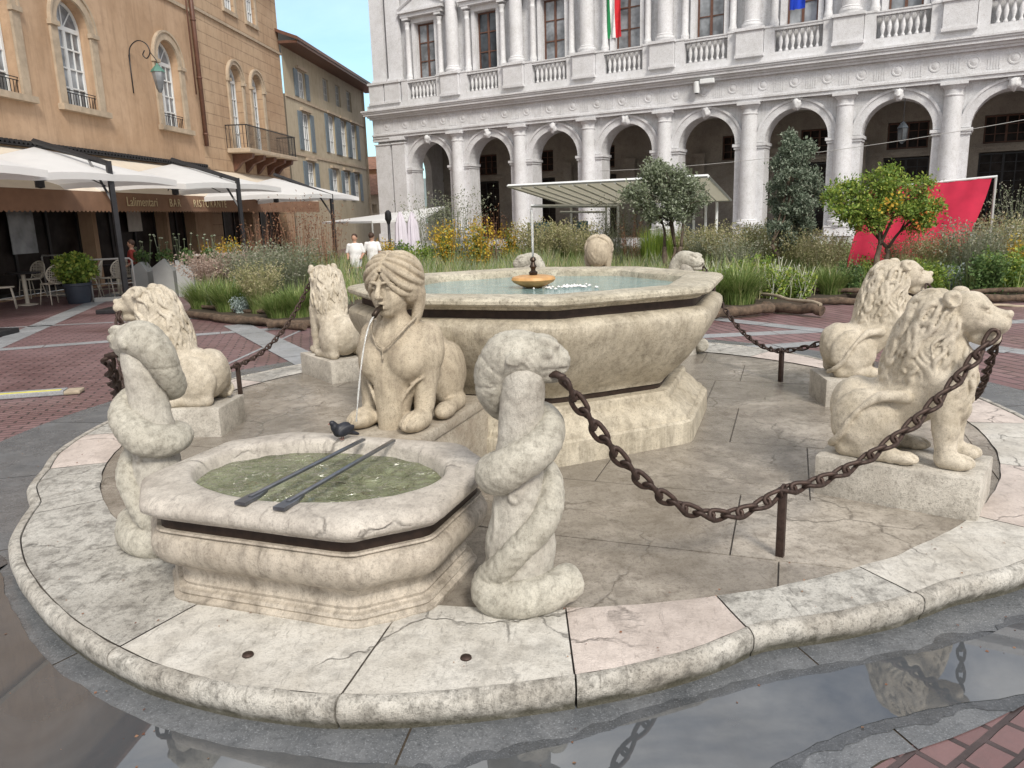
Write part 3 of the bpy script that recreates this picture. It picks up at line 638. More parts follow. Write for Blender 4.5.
# ---- sphinxes
def sphinx(label,lx,ly,ang,src=None):
    if src: t=copy_tree(src); t['label']=label
    else:
        t=thing('sphinx_statue',label,'sphinx statue',(0,0,0),0,'sphinx statues at the ends of the big basin')
        b=npmesh('sphinx_body',*SBv,MT['sphinx'],t); b.location=(0,0,.44)
        hr=npmesh('hair',*SHv,MT['sphinx'],t); hr.location=(0,0,.44)
        mb=MB(); mb.bevbox(-.62,.42,-.27,.27,-.01,.38,.01); mb.bevbox(-.62,.44,-.285,.285,.38,.44,.014); mb.build('plinth',MT['plinthw'],t,40)
        mb=MB(); mb.tube([(.24,0,1.125),(.29,-.0,1.115),(.335,0,1.088)],.016,10); mb.build('spout',MT['bronze'],t,True)
    t.location=W(lx,ly,FL); t.rotation_euler=(0,0,TH+R(ang)); t.scale=(1,.94,1); return t
sph=sphinx('carved sphinx with a woman head behind the small basin, pipe in mouth',-.21,-1.86,-90)
sphB=sphinx('back of a curly stone head rising behind the middle of the big basin',.0,2.05,90,sph); sphB.scale=(.88,.84,.965)

# ---------------------------------------------------------------- basins
def oct_ring(ax,ay,ch,per=14,rc=.03):
    """octagon outline, half sizes ax, ay; ch = half length of the long faces (x), corner-rounded"""
    chx,chy=ch
    P=[(ax,-chy),(ax,chy),(chx,ay),(-chx,ay),(-ax,chy),(-ax,-chy),(-chx,-ay),(chx,-ay)]
    out=[]
    for i in range(8):
        a=Vector(P[i]); b=Vector(P[(i+1)%8])
        for k in range(per):
            t=k/per; out.append(a.lerp(b,t))
    # soften the corners a little
    n=len(out); res=[]
    for i in range(n):
        p=out[i]*.5+out[i-1]*.25+out[(i+1)%n]*.25; res.append(p)
    return res
def oct_solid(prof,ax,ay,ch,mat,name,parent,per=14,amp=.003,hole=None,smooth=35,nseed=0):
    """prof: list of (offset,z): offset added to every half size"""
    vs=[];fs=[]; n=per*8
    for o,z in prof:
        kx=(ax+o)/ax; ky=(ay+o)/ay
        for p in oct_ring(ax+o,ay+o,(ch[0]*kx,ch[1]*ky),per):
            q=Vector((p.x,p.y,z)); nz=mnoise.noise(q*7+Vector((nseed,0,0)))+.6*mnoise.noise(q*21); q=q*(1+amp*nz); q.z=z+amp*.7*nz; vs.append(q)
    for j in range(len(prof)-1):
        for i in range(n):
            k=(i+1)%n; fs.append((j*n+i,j*n+k,(j+1)*n+k,(j+1)*n+i))
    mb=MB(); mb.add(vs,fs); return mb.build(name,mat,parent,smooth)
def arc(c,r,a0,a1,n=6): return [(c[0]+r*math.cos(R(a0+(a1-a0)*i/n)),c[1]+r*math.sin(R(a0+(a1-a0)*i/n))) for i in range(n+1)]
big=thing('central_basin','large octagonal stone basin full of pale water in the middle of the fountain','fountain basin',W(0,0,0),TH)
A=.924; rr=lambda v:v*A
def rg(r): return rr(r)-rr(1.39)   # offset from the plinth size
a0=rr(1.39); ch0=(1.39*.3827,1.39*.3827)
oct_solid([(-.3,.09),(0,.09),(0.002,.12),(0,.255),(-.012,.27),(-.03,.275),(-.035,.30),(-.06,.31),(-.085,.34),(-.125,.38),(-.165,.405),(-.17,.44),(-.185,.455),(-.26,.46)],a0,a0,ch0,MT['basin'],'stepped_plinth',big,16,.003)
oct_solid([(-.26,.458),(-.25,.46),(-.25,.50)],a0,a0,ch0,MT['ironband'],'recess_shade_strip',big,16,.0)  # recess under the bowl, its shade put into the dark colour
oct_solid([(-.28,.498),(-.235,.50),(-.225,.52),(-.195,.55),(-.12,.62),(-.045,.70),(.02,.79),(.065,.87),(.095,.94),(.105,.985),(.102,1.015),(.085,1.035),(.055,1.052),(.0,1.062),(-.03,1.064)],a0,a0,ch0,MT['basin'],'bowl',big,16,.0035)
oct_solid([(-.05,1.06),(.0,1.062),(.0,1.118),(-.05,1.12)],a0,a0,ch0,MT['ironband'],'upper_iron_band',big,16,.0)
oct_solid([(-.05,1.116),(.02,1.117),(.03,1.122),(.035,1.132),(.06,1.14),(.09,1.148),(.10,1.16),(.10,1.18),(.088,1.193),(.06,1.20),(-.02,1.202),(-.16,1.2),(-.19,1.195),(-.21,1.18),(-.225,1.13),(-.24,.9)],a0,a0,ch0,MT['basin_rim'],'rim',big,16,.0035)
w=oct_solid([(-.222,1.135),(-.9,1.135),(-1.28,1.135)],a0,a0,ch0,MT['bwater'],'water',big,8,0)
# nozzle bowl and jet
t=thing('fountain_nozzle','small orange stone bowl with a bronze nozzle in the big basin','nozzle',W(-.02,-.02,1.135))
mb=MB(); mb.lathe([(.05,-.4),(.06,0),(.11,.02),(.16,.045),(.175,.065),(.165,.085),(.12,.095),(.0,.1)],32,cap=False); mb.build('stone_bowl',MT['orange'],t,40)
mb=MB(); mb.lathe([(.03,.09),(.035,.12),(.018,.135),(.02,.15),(.03,.165),(.02,.18),(.014,.2),(.026,.215),(.018,.235),(.008,.24)],16); mb.build('nozzle',MT['bronze'],t,40)
mb=MB(); mb.tube([(0,0,.235),(.001,0,.40),(0,0,.52),(-.002,0,.60)],[.008,.010,.012,.006],8); tag(mb.build('water_jet',MT['jet'],None,True),'thin vertical water jet rising from the nozzle of the big basin','water jet').location=t.location
# splashes: little rings of foam where the jet falls
mb=MB()
for i in range(60):
    a=rnd.random()*6.28; q=abs(rnd.gauss(0,.16)); mb.lathe([(0.001,-.004),(.010+.012*rnd.random(),.001),(.001,.012)],6,(q*math.cos(a)+.28,q*math.sin(a)*.6-.05),True)
tag(mb.build('splash_foam',MT['lwhite'] if 0 else MT['shirt'],None,True),'white splashing foam on the pale water right of the nozzle','water',kind='stuff').location=W(0,0,1.137)

# small basin
SB=W(-.12,-2.955,0); small=thing('small_basin','small octagonal trough basin of green water at the front of the fountain','fountain basin',SB,TH)
ax,ay=.665,.475; chs=(.44,.25)
oct_solid([(-.2,.09),(.0,.09),(.006,.10),(.008,.125),(-.004,.135),(-.012,.14),(-.006,.15),(-.012,.163),(-.03,.168),(-.035,.175),(-.03,.19),(-.04,.2),(-.045,.225),(-.035,.25),(-.02,.27)],ax,ay,chs,MT['small'],'foot',small,12,.003)
oct_solid([(-.04,.262),(-.02,.268),(.012,.285),(.04,.31),(.058,.345),(.062,.385),(.048,.42),(.025,.437),(.0,.44)],ax,ay,chs,MT['small'],'bowl',small,12,.004)
oct_solid([(-.02,.437),(.035,.439),(.040,.445),(.036,.452),(-.02,.455)],ax,ay,chs,MT['small'],'lip_moulding',small,12,.002)
oct_solid([(-.02,.452),(.02,.453),(.02,.505),(-.02,.506)],ax,ay,chs,MT['ironband'],'iron_band',small,12,0)
# rim with an oval mouth
per=14;n=per*8
def oring(o,z):
    kx=(ax+o)/ax; ky=(ay+o)/ay; return [Vector((p.x,p.y,z)) for p in oct_ring(ax+o,ay+o,(chs[0]*kx,chs[1]*ky),per)]
def ering(rx,ry,z):
    out=[]
    for p in oring(0,z):
        a=math.atan2(p.y/ay,p.x/ax); out.append(Vector((rx*math.cos(a),ry*math.sin(a),z)))
    return out
rings=[oring(.0,.503),oring(.045,.505),oring(.05,.513),oring(.062,.520),oring(.08,.534),oring(.084,.555),oring(.076,.577),oring(.052,.592),oring(.025,.598)]
e=ering(.635,.44,.603); mid=[a.lerp(b,.5) for a,b in zip(rings[-1],e)]
for p in mid: p.z=.604
rings+=[mid,e,ering(.62,.425,.598),ering(.61,.415,.58),ering(.60,.405,.50),ering(.58,.38,.3)]
vs=[];fs=[]
for rg_ in rings:
    for p in rg_:
        nz=mnoise.noise(p*8)+.7*mnoise.noise(p*24); q=p*(1+.004*nz); q.z=p.z+.003*nz; vs.append(q)
for j in range(len(rings)-1):
    for i in range(n):
        k=(i+1)%n; fs.append((j*n+i,j*n+k,(j+1)*n+k,(j+1)*n+i))
mb=MB(); mb.add(vs,fs); mb.build('rim',MT['small_rim'],small,50)
# water with real ripples
mb=MB(); vs=[];fs=[]; nr=44; na=120
for j in range(nr+1):
    for i in range(na):
        a=2*math.pi*i/na; r_=max(.001,j/nr); x=.603*r_*math.cos(a); y=.408*r_*math.sin(a)
        dd=math.hypot(x-.05,y-.1); z=.535+.0025*math.sin(dd*75)*math.exp(-dd*2.5)+.008*mnoise.noise(Vector((x*9,y*14,1)))+.003*mnoise.noise(Vector((x*26,y*34,4)))
        vs.append((x,y,z))
for j in range(nr):
    for i in range(na):
        k=(i+1)%na; fs.append((j*na+i,j*na+k,(j+1)*na+k,(j+1)*na+i))
mb.add(vs,fs); mb.build('water',MT['gwater'],small,True)
# two iron bars over the basin
BG='iron bars lying over the small basin'
def bar(label,a,b):
    A_=W(*a,0); B_=W(*b,0); d=(B_-A_); L=d.length; t=thing('iron_bar',label,'iron bar',(*A_.xy,.607),math.atan2(d.y,d.x),BG)
    mb=MB(); mb.bevbox(.0,L,-.011,.011,.006,.018,.003); mb.build('bar',MT['steel'],t,40)
    mb=MB(); mb.prism([(-.06,-.027),(.03,-.027),(.10,-.009),(.10,.009),(.03,.027),(-.06,.027)],-.001,.012); mb.build('flat_foot',MT['steel'],t)
def bL(px,py): 
    p=G(px,py,.61); c,s=math.cos(TH),math.sin(TH); x,y=p.x-CX,p.y-CY; return (x*c+y*s,-x*s+y*c)
bar('left one of two wet iron bars laid across the small basin',bL(250,499),bL(364,441))
bar('right one of two wet iron bars laid across the small basin',bL(288,504),bL(394,442))
# stream from the sphinx mouth
m0=sph.matrix_basis.copy(); m0=Matrix.Translation(sph.location)@Matrix.Rotation(sph.rotation_euler.z,4,'Z'); p0=m0@Vector((.335,0,1.086))
fwd=m0.to_3x3()@Vector((1,0,0)); mb=MB(); pts=[]
for i in range(14):
    tt=i/13*.30; pts.append(p0+fwd*(.85*tt)*1.0+Vector((0,0,-.25*tt-4.9*tt*tt)))
mb.tube(pts,[.003+.003*math.sin(i*2.1)**2 for i in range(14)],6); tag(mb.build('water_stream',MT['jet'],None,True),'thin curved stream of water falling from the sphinx mouth pipe','water stream')

# ---------------------------------------------------------------- platform
def zone(phi):
    f=phi%360
    return f
_RT=[(0,3.65),(37,3.65),(50,3.56),(122,3.5),(142,3.65),(180,3.65),(212,3.64),(217.5,3.60),(218.5,3.60),(224,3.615),(229.5,3.565),(231,3.58),(238.6,3.695),(245,3.745),(249.5,3.775),(255,3.82),(261,3.872),(266,3.91),(271.5,3.918),(276.5,3.90),(280.5,3.857),(284.5,3.80),(288,3.748),(292,3.693),(297,3.605),(301.3,3.50),(302.6,3.485),(307,3.51),(312,3.525),(317,3.515),(318.2,3.52),(321,3.565),(324,3.60),(330,3.64),(360,3.65)]
_F0=[x for x,_ in _RT]; _F1=[y for _,y in _RT]
def Rout(phi):
    f=phi%360
    if 38<f<142: f=f+180      # the far side repeats the near one
    return float(np.interp(f,_F0,_F1))
plat=thing('fountain_platform','round stone slab platform with rounded edge carrying the whole fountain','fountain platform',(0,0,0),0)
NP=720
# kerb in segments between joints
joints=[218,233,262.5,277.4,289.5,301,314.2,332,350,8,26,44,62,80,98,116,134,152,170,188,204]
joints=sorted(joints)
RI=3.2
kmb_prof=[(-.048,-.05),(-.048,.110),(-.045,.117),(-.034,.1195),(-.012,.117),(.002,.108),(.009,.094),(.010,.07),(.004,.045),(-.006,.03),(-.012,.015),(-.014,-.02)]
def seg_range(a,b,gap=.06,step=1.0):
    if b<a: b+=360
    a+=gap;b-=gap; k=max(2,int((b-a)/step)); return [a+(b-a)*i/k for i in range(k+1)]
slab_m=['slabA','slabB','slabC']; pick={262.5:'slabA',277.4:'slabA',289.5:'slabB',301:'slabC',314.2:'slabA',218:'slabC',233:'slabC',204:'slabB',332:'slabB',188:'slabC',170:'slabB'}
for i,a in enumerate(joints):
    b=joints[(i+1)%len(joints)]; ph=seg_range(a,b)
    ks=[j for j in joints]; 
    # kerb piece
    vs=[];fs=[];m=len(kmb_prof)
    for f in ph:
        r=Rout(f)
        for o,z in kmb_prof:
            q=W((r+o)*math.cos(R(f)),(r+o)*math.sin(R(f)),z); nz=mnoise.noise(q*9)+.8*mnoise.noise(q*26); q.z+=.005*nz*(z>.06); q.x+=.004*nz; vs.append(q)
    for j in range(len(ph)-1):
        for k in range(m-1): fs.append((j*m+k,(j+1)*m+k,(j+1)*m+k+1,j*m+k+1))
    fs.append(tuple(range(m))); fs.append(tuple((len(ph)-1)*m+k for k in range(m))[::-1])
    mb=MB(); mb.add(vs,fs); mb.build('kerb_stone',MT['kerb'],plat,45)
    # slab piece, grid so that it can undulate
    mb=MB(); vs=[];fs=[]; K=8; skew=rnd.uniform(-.5,.5)
    for f in ph:
        r1=Rout(f)-.053
        for k in range(K+1):
            t=k/K; rj=RI+.012*mnoise.noise(Vector((f*.3,3,0)))
            q=W((rj+(r1-rj)*t)*math.cos(R(f)),(rj+(r1-rj)*t)*math.sin(R(f)),.117); q.z+=.004*mnoise.noise(q*2.3)+.0025*mnoise.noise(q*11); 
            if k in (0,K) or f in (ph[0],ph[-1]): q.z-=.005
            vs.append(q)
    m=K+1
    for j in range(len(ph)-1):
        for k in range(K): fs.append((j*m+k,(j+1)*m+k,(j+1)*m+k+1,j*m+k+1))
    mb.add(vs,fs)
    key=pick.get(a,rnd.choice(slab_m)); mb.build('edge_slab',MT[key],plat,60,{'slabA':'off white slab with dark stains','slabB':'pinkish slab','slabC':'grey slab blotched with dark lichen'}[key])
# bed under joints
mb=MB(); mb.ngon([W((Rout(f)-.05)*math.cos(R(f)),(Rout(f)-.05)*math.sin(R(f)),.096) for f in np.arange(0,360,1.0)])
mb.build('joint_bed',MT['jointm'],plat)
# inner floor slabs: rows of big slabs clipped to the inner circle
def clip_circle(poly,Rc):
    # sutherland-hodgman against many half planes
    for k in range(180):
        a=2*math.pi*k/180; nx,ny=math.cos(a),math.sin(a); out=[]
        for i in range(len(poly)):
            p,q=poly[i],poly[(i+1)%len(poly)]; dp=p[0]*nx+p[1]*ny-Rc; dq=q[0]*nx+q[1]*ny-Rc
            if dp<=0: out.append(p)
            if (dp<0)!=(dq<0): t=dp/(dp-dq); out.append((p[0]+(q[0]-p[0])*t,p[1]+(q[1]-p[1])*t))
        poly=out
        if len(poly)<3: return None
    return poly
y=-3.25; rr2=random.Random(5)
while y<3.3:
    hy=rr2.uniform(.75,1.05); x=-3.4-rr2.random()
    while x<3.3:
        wx=rr2.uniform(1.0,1.7); g2=.004
        poly=clip_circle([(x+g2,y+g2),(x+wx-g2,y+g2+rr2.uniform(-.004,.004)),(x+wx-g2,y+hy-g2),(x+g2,y+hy-g2)],RI-.004)
        if poly:
            mb=MB(); z=FL+rr2.uniform(-.0015,.0015); mb.prism([W(*p)[:2] for p in poly],.09,z)
            mb.build('floor_slab',MT['floorst'],plat)
        x+=wx
    y+=hy
# drain studs on the near slabs
for px,py in ((248,655),(466,658)):
    mb=MB(); mb.lathe([(.0,.0),(.022,.0),(.020,.006),(.0,.008)],14,cap=False); o=mb.build('iron_stud',MT['iron'],plat,True); o.location=G(px,py,.119)

# ---------------------------------------------------------------- posts and chains
PG='short iron chain posts'
posts={}
def post(key,label,lx,ly,h):
    t=thing('chain_post',label,'post',W(lx,ly,FL),rnd.random(),PG)
    mb=MB(); mb.bevbox(-.018,.018,-.018,.018,-.02,h,.004); mb.build('shaft',MT['iron'],t,40)
    mb=MB(); mb.tube([(.032*math.cos(a),0,h-.012+.026*math.sin(a)) for a in np.linspace(0,6.28,14)[:-1]],.008,6,closed=True); mb.build('ring',MT['iron'],t,True)
    posts[key]=W(lx,ly,FL+h-.01)
post('R','short rusty square post in front of the right lions, holding the nearest chain',1.893,-2.259,.335)
post('L','short post on the far left holding the chain between the left lions',-2.95,-.03,.31)
post('B','short post at the far edge of the platform right of the big basin',1.84,1.62,.30)
def chain(label,pts,sags,pitch=.062,wire=.0085):
    """pts: 3-D anchor points; links threaded along the hanging curve"""
    t=thing('chain',label,'chain',pts[0],0,'iron chains hung around the fountain')
    path=[]
    for (a,b,sg) in zip(pts[:-1],pts[1:],sags):
        for i in range(60):
            u=i/60; q=a.lerp(b,u); q.z-=sg*4*u*(1-u); path.append(q)
    path.append(pts[-1]); 
    d=[0]
    for i in range(1,len(path)): d.append(d[-1]+(path[i]-path[i-1]).length)
    nL=int(d[-1]/pitch); 
    prof=[]; L=pitch*.5+wire*1.2; wd=pitch*.31
    for i in range(20):
        a=2*math.pi*i/20; x=math.copysign(abs(math.cos(a))**.8,math.cos(a))*L; yv=math.copysign(abs(math.sin(a))**.8,math.sin(a))*wd
        prof.append(Vector((x,yv,.010*math.sin(2*a))))   # twisted curb link
    base=MB().tube(prof,wire,7,closed=True).build('link',MT['iron'],None,True); me=base.data; COL.objects.unlink(base); bpy.data.objects.remove(base)
    for k in range(nL):
        s=(k+.5)*d[-1]/nL; i=max(1,np.searchsorted(d,s)); u=(s-d[i-1])/(d[i]-d[i-1]); p=path[i-1].lerp(path[i],u); tg=(path[i]-path[i-1]).normalized()
        q=tg.to_track_quat('X','Z'); o=bpy.data.objects.new('link',me); COL.objects.link(o); o.parent=t
        from mathutils import Euler
        mt=q.to_matrix()@Matrix.Rotation(R(90*(k%2)+12+rnd.uniform(-9,9)),3,'X')
        o.rotation_euler=mt.to_euler(); o.location=p-pts[0]
    return t
def wp(obj,v): return (Matrix.Translation(obj.location)@Matrix.Rotation(obj.rotation_euler.z,4,'Z'))@Vector(a*b for a,b in zip(v,obj.scale))
mouthS=wp(serR,(.20,-.11,.965)); mouthSL=wp(serL,(-.20,-.09,.965))
lm=lambda o,y=-.085:wp(o,(.43,y,1.0))
chain('heavy iron chain from the right serpent over the post to the near lion',[mouthS,posts['R'],lm(lionNR)],[.30,.17],.076,.0105)
chain('iron chain hanging in the left serpent mouth, running back to the left lion',[mouthSL,lm(lionNL,.08)],[.42],.08,.011)
chain('iron chain between the two left lions passing over the far left post',[lm(lionNL,-.085),posts['L'],lm(lionFL,.085)],[.22,.16])
chain('iron chain hanging from the farther right lion mouth towards the near lion',[lm(lionFR),W(3.05,-.08,FL+.32),lm(lionNR,.085)],[.12,.12])
chain('iron chain right of the big basin going over the farthest post',[wp(serBR,(-.20,-.09,.965)),posts['B'],lm(lionFR,.085)],[.22,.12])
# pigeon on the back rim of the basin
pg=thing('pigeon','dark pigeon perched on the back rim of the small basin','bird',G(343,439,.605),R(215)); pg.scale=(.6,.6,.6)
S=Sdf((-.16,-.08,.0),(.14,.08,.22),.004)
S.ell((0,0,.085),(.085,.05,.055),(0,25,0),.02); S.ell((.065,0,.115),(.035,.033,.045),None,.02); S.ell((.085,0,.155),(.026,.022,.024),None,.015); S.cone((-.05,0,.06),(-.14,0,.02),.03,.012,.02)
for y_ in (-1,1): S.ell((-.02,y_*.042,.08),(.08,.014,.04),(0,22,0),.008)
npmesh('body',*S.mesh(),MT['feather'],pg)
mb=MB(); mb.tube([(.105,0,.155),(.125,0,.148)],[.006,.001],6); mb.build('beak',MT['beak'],pg,True)
for y_ in (-1,1):
    mb=MB(); mb.tube([(.0,y_*.018,.05),(.005,y_*.018,.003)],.004,6); mb.tube([(.0,y_*.018,.003),(.03,y_*.022,.002)],.003,5); mb.build('leg',MT['beak'],pg,True)
# ---------------------------------------------------------------- ground
mb=MB(); mb.ngon([(-250,-60,0),(250,-60,0),(250,400,0),(-250,400,0)]); struct(mb.build('ground',MT['brick']))
# gutter ring round the platform
def Rg(f):
    f=f%360; base=Rout(f)+.80
    d=abs((f-312+180)%360-180)
    if d<25: base=Rout(f)+.80-.27*(1-d/25)
    return base
mb=MB(); out=[W(Rg(f)*math.cos(R(f)),Rg(f)*math.sin(R(f)),.004) for f in range(0,360,3)]
segs=[0,22,47,70,95,120,142,168,192,214,236,258,281,304.5,328]
for i,a in enumerate(segs):
    b=segs[(i+1)%len(segs)]; b=b+360 if b<a else b; ph=[a+.06+(b-a-.12)*k/12 for k in range(13)]
    inn=[W((Rout(f)-.04)*math.cos(R(f)),(Rout(f)-.04)*math.sin(R(f)),.004) for f in ph]; ot=[W(Rg(f)*math.cos(R(f)),Rg(f)*math.sin(R(f)),.004+.002) for f in ph]
    mb.add(inn+ot,[(k,k+1,13+k+1,13+k) for k in range(12)])
o=mb.build('gutter_pavement',MT['gutter']); struct(o)
mb=MB(); mb.ngon([W((Rg(f)+.01)*math.cos(R(f)),(Rg(f)+.01)*math.sin(R(f)),.0015) for f in range(0,360,2)]); struct(mb.build('gutter_bed',MT['soil']))
# puddles: thin water sheets lying on the gutter, irregular outline
def puddle(px):
    P=[G(*p,.0) for p in px]; C=catmull([(p.x,p.y,0) for p in P],10,True); pts=[]
    for i,c in enumerate(C):
        v=Vector(c); v.x+=.010*mnoise.noise(Vector((i*.35,px[0][0]*.01,0)))+.010*mnoise.noise(Vector((i*1.3,2,0))); v.y+=.010*mnoise.noise(Vector((i*.35,px[0][0]*.01,5)))+.008*mnoise.noise(Vector((i*1.9,4,1))); v.z=.0095; pts.append(v)
    mb=MB(); mb.ngon(pts); struct(mb.build('puddle_water',MT['puddle']))
    cen=sum(pts,Vector())/len(pts); o2=[]; m_=len(pts)
    for i,v in enumerate(pts):
        t_=(pts[(i+2)%m_]-pts[i-2]); t_.z=0; t_.normalize(); n_=Vector((t_.y,-t_.x,0)); 
        if (v-cen).dot(n_)<0: n_=-n_
        w_=v+n_*(.045+.05*mnoise.noise(Vector((i*.23,px[0][0],9)))+.02*mnoise.noise(Vector((i*.9,3,9)))); w_.z=.0078; o2.append(w_)
    mb=MB(); mb.add(pts and [Vector((v.x,v.y,.0078)) for v in pts]+o2,[(i,(i+1)%m_,m_+(i+1)%m_,m_+i) for i in range(m_)]); return struct(mb.build('damp_margin',MT['damp']))
puddle([(-90,520),(-10,560),(8,600),(45,660),(120,712),(215,745),(330,762),(420,775),(300,830),(80,830),(-60,760),(-120,640)])
puddle([(470,768),(560,748),(660,715),(760,688),(860,668),(960,645),(1040,622),(1090,640),(1040,690),(950,708),(860,728),(780,765),(720,800),(560,815),(450,800)])
puddle([(92,455),(110,441),(140,430),(152,430),(150,438),(120,452)])
# light stone bands crossing the brick
def band(a,b,w=.30,z=.004):
    p=G(*a);q=G(*b); d=(q-p).normalized(); n_=Vector((-d.y,d.x,0))*w/2
    mb=MB(); m_=max(2,int((q-p).length/1.1)); L_=(q-p).length/m_
    for i in range(m_):
        s=p+d*(L_*i+.008); e_=p+d*(L_*(i+1)-.008); mb.ngon([(*(s-n_).xy,z),(*(e_-n_).xy,z),(*(e_+n_).xy,z),(*(s+n_).xy,z)])
    return struct(mb.build('paving_band',MT['band']))
band((-160,362),(300,327),.26); band((-30,356),(120,292),.42); band((-40,330),(330,312),.12)
band((236,325),(330,372),.42,.008); band((300,331),(215,370),.05)
band((690,337),(1100,318),.30); band((705,318),(1010,352),.30,.008); band((930,338),(1100,364),.30); band((700,352),(850,342),.3,.012)
# differently laid brick fields
def field(px,m,z=.002):
    mb=MB(); mb.ngon([(*G(*p).xy,z) for p in px]); struct(mb.build('brick_paving',MT[m]))
field([(700,300),(700,420),(1150,420),(1150,290)],'brick2')
field([(820,800),(1010,688),(1200,600),(1300,900),(820,900)],'brickn',.0022)
# yellow striped board on the bricks at the left
p=G(-70,404);q=G(66,394); d=q-p; t=thing('kerb_board','grey board with a yellow stripe lying on the bricks at the left edge','board',(p.x,p.y,.004),math.atan2(d.y,d.x))
mb=MB(); mb.bevbox(0,d.length,-.07,.09,0,.05,.01); mb.build('board',MT['band'],t)
mb=MB(); mb.box(.05,d.length-.03,-.055,-.0,.0495,.053); mb.build('stripe',simple('yellow_stripe',(.65,.60,.12),.6,0,.2,9),t)
mb=MB(); mb.bevbox(d.length+.0,d.length+.16,-.08,.1,0,.04,.015); mb.build('rusty_end',MT['barepole'],t)

# ---------------------------------------------------------------- wall builder (x along, y outward, wall face at y=y0)
def wall_band(mb,x0,x1,z0,z1,ops,y0=0.,th=.35,back=False):
    """ops: (cx,hw,zb,zt,arch) non overlapping; openings with reveals of depth th"""
    ops=sorted(ops); cur=x0; yb=y0-th
    def q(a,b,c,d): mb.add([(a,y0,c),(b,y0,c),(b,y0,d),(a,y0,d)],[(0,1,2,3)])
    for cx,hw,zb,zt,ar in ops:
        a,b=cx-hw,cx+hw
        if a>cur: q(cur,a,z0,z1)
        if zb>z0: q(a,b,z0,zb)
        if ar:
            sp=zt-hw; n=16; arcp=[(cx-hw*math.cos(math.pi*i/n),sp+hw*math.sin(math.pi*i/n)) for i in range(n+1)]
            for i in range(n):
                (xa,za),(xb,zb_)=arcp[i],arcp[i+1]; mb.add([(xa,y0,za),(xb,y0,zb_),(xb,y0,z1),(xa,y0,z1)],[(0,1,2,3)])
                mb.add([(xa,y0,za),(xb,y0,zb_),(xb,yb,zb_),(xa,yb,za)],[(0,1,2,3)])
        else:
            sp=zt
            if zt<z1: q(a,b,zt,z1)
            mb.add([(a,y0,zt),(b,y0,zt),(b,yb,zt),(a,yb,zt)],[(0,1,2,3)])
        for xx in (a,b): mb.add([(xx,y0,zb),(xx,y0,sp),(xx,yb,sp),(xx,yb,zb)],[(0,1,2,3)])
        mb.add([(a,y0,zb),(b,y0,zb),(b,yb,zb),(a,yb,zb)],[(0,1,2,3)]); cur=b
    if x1>cur: q(cur,x1,z0,z1)
def arch_trim(mb,cx,r0,r1,zs,y0,y1,n=20):
    vs=[]
    for i in range(n+1):
        a=math.pi*i/n
        for r_,yy in ((r0,y0),(r0,y1),(r1,y1),(r1,y0)): vs.append((cx-r_*math.cos(a),yy,zs+r_*math.sin(a)))
    fs=[]
    for i in range(n):
        for k in range(4): fs.append((i*4+k,(i+1)*4+k,(i+1)*4+(k+1)%4,i*4+(k+1)%4))
    fs+= [(0,1,2,3),tuple(n*4+k for k in range(4))]
    mb.add(vs,fs)
def window(parent,cx,hw,zb,zt,arch,y,frame,pane,nx=2,nz=4,fw=.05,name='window',barw=.022):
    """frame with glazing bars and pane set in an opening; y is the plane of the frame front"""
    mb=MB(); sp=zt-hw if arch else zt
    mb.box(cx-hw,cx-hw+fw,y-.06,y,zb,sp); mb.box(cx+hw-fw,cx+hw,y-.06,y,zb,sp); mb.box(cx-hw+fw,cx+hw-fw,y-.06,y,zb,zb+fw)
    if arch:
        arch_trim(mb,cx,hw-fw,hw,sp,y-.06,y); mb.box(cx-hw+fw,cx+hw-fw,y-.062,y+.01,sp-fw*.8,sp+fw*.8)
        for a in (50,90,130):
            mb.tube([(cx,y-.03,sp),(cx+(hw-fw*.5)*math.cos(R(a)),y-.03,sp+(hw-fw*.5)*math.sin(R(a)))],barw*.8,4)
    else: mb.box(cx-hw+fw,cx+hw-fw,y-.06,y,zt-fw,zt)
    for i in range(1,nx):
        x=cx-hw+2*hw*i/nx; wd=fw*.75 if i*2==nx else barw; mb.box(x-wd,x+wd,y-.055,y+.004,zb+fw,sp-fw*.5)
    if nx==2 and barw<.034:
        for x in (cx-hw*.5,cx+hw*.5): mb.box(x-barw*.5,x+barw*.5,y-.05,y-.008,zb+fw,sp-fw*.5)
    for j in range(1,nz):
        z=zb+(sp-zb)*j/nz; mb.box(cx-hw+fw,cx+hw-fw,y-.052,y-.006,z-barw*.7,z+barw*.7)
    fr=mb.build(name,frame,parent)
    mb=MB()
    if arch:
        pts=[(cx-hw+.01,y-.045,zb+.01)]+[(cx-(hw-.01)*math.cos(math.pi*i/16),y-.045,sp+(hw-.01)*math.sin(math.pi*i/16)) for i in range(17)]+[(cx+hw-.01,y-.045,zb+.01)]
        mb.ngon(pts)
    else: mb.ngon([(cx-hw+.01,y-.045,zb+.01),(cx+hw-.01,y-.045,zb+.01),(cx+hw-.01,y-.045,zt-.01),(cx-hw+.01,y-.045,zt-.01)])
    mb.build('pane',pane,fr); return fr
def text(parent,s,size,x,y,z,mat,ext=.01,name='lettering',spacing=1.0,slant=0,flip=-1):
    c=bpy.data.curves.new('txt','FONT'); c.body=s; c.size=size; c.extrude=ext; c.space_character=spacing; c.shear=slant; c.align_x='LEFT'
    o=bpy.data.objects.new('txt',c); COL.objects.link(o); dg=bpy.context.evaluated_depsgraph_get(); me=bpy.data.meshes.new_from_object(o.evaluated_get(dg)); bpy.data.objects.remove(o)
    me.transform(Matrix(((flip,0,0,x),(0,0,1,y),(0,1,0,z),(0,0,0,1)))); 
    me.materials.clear(); me.materials.append(mat); o=bpy.data.objects.new(name,me); COL.objects.link(o); o.parent=parent; return o

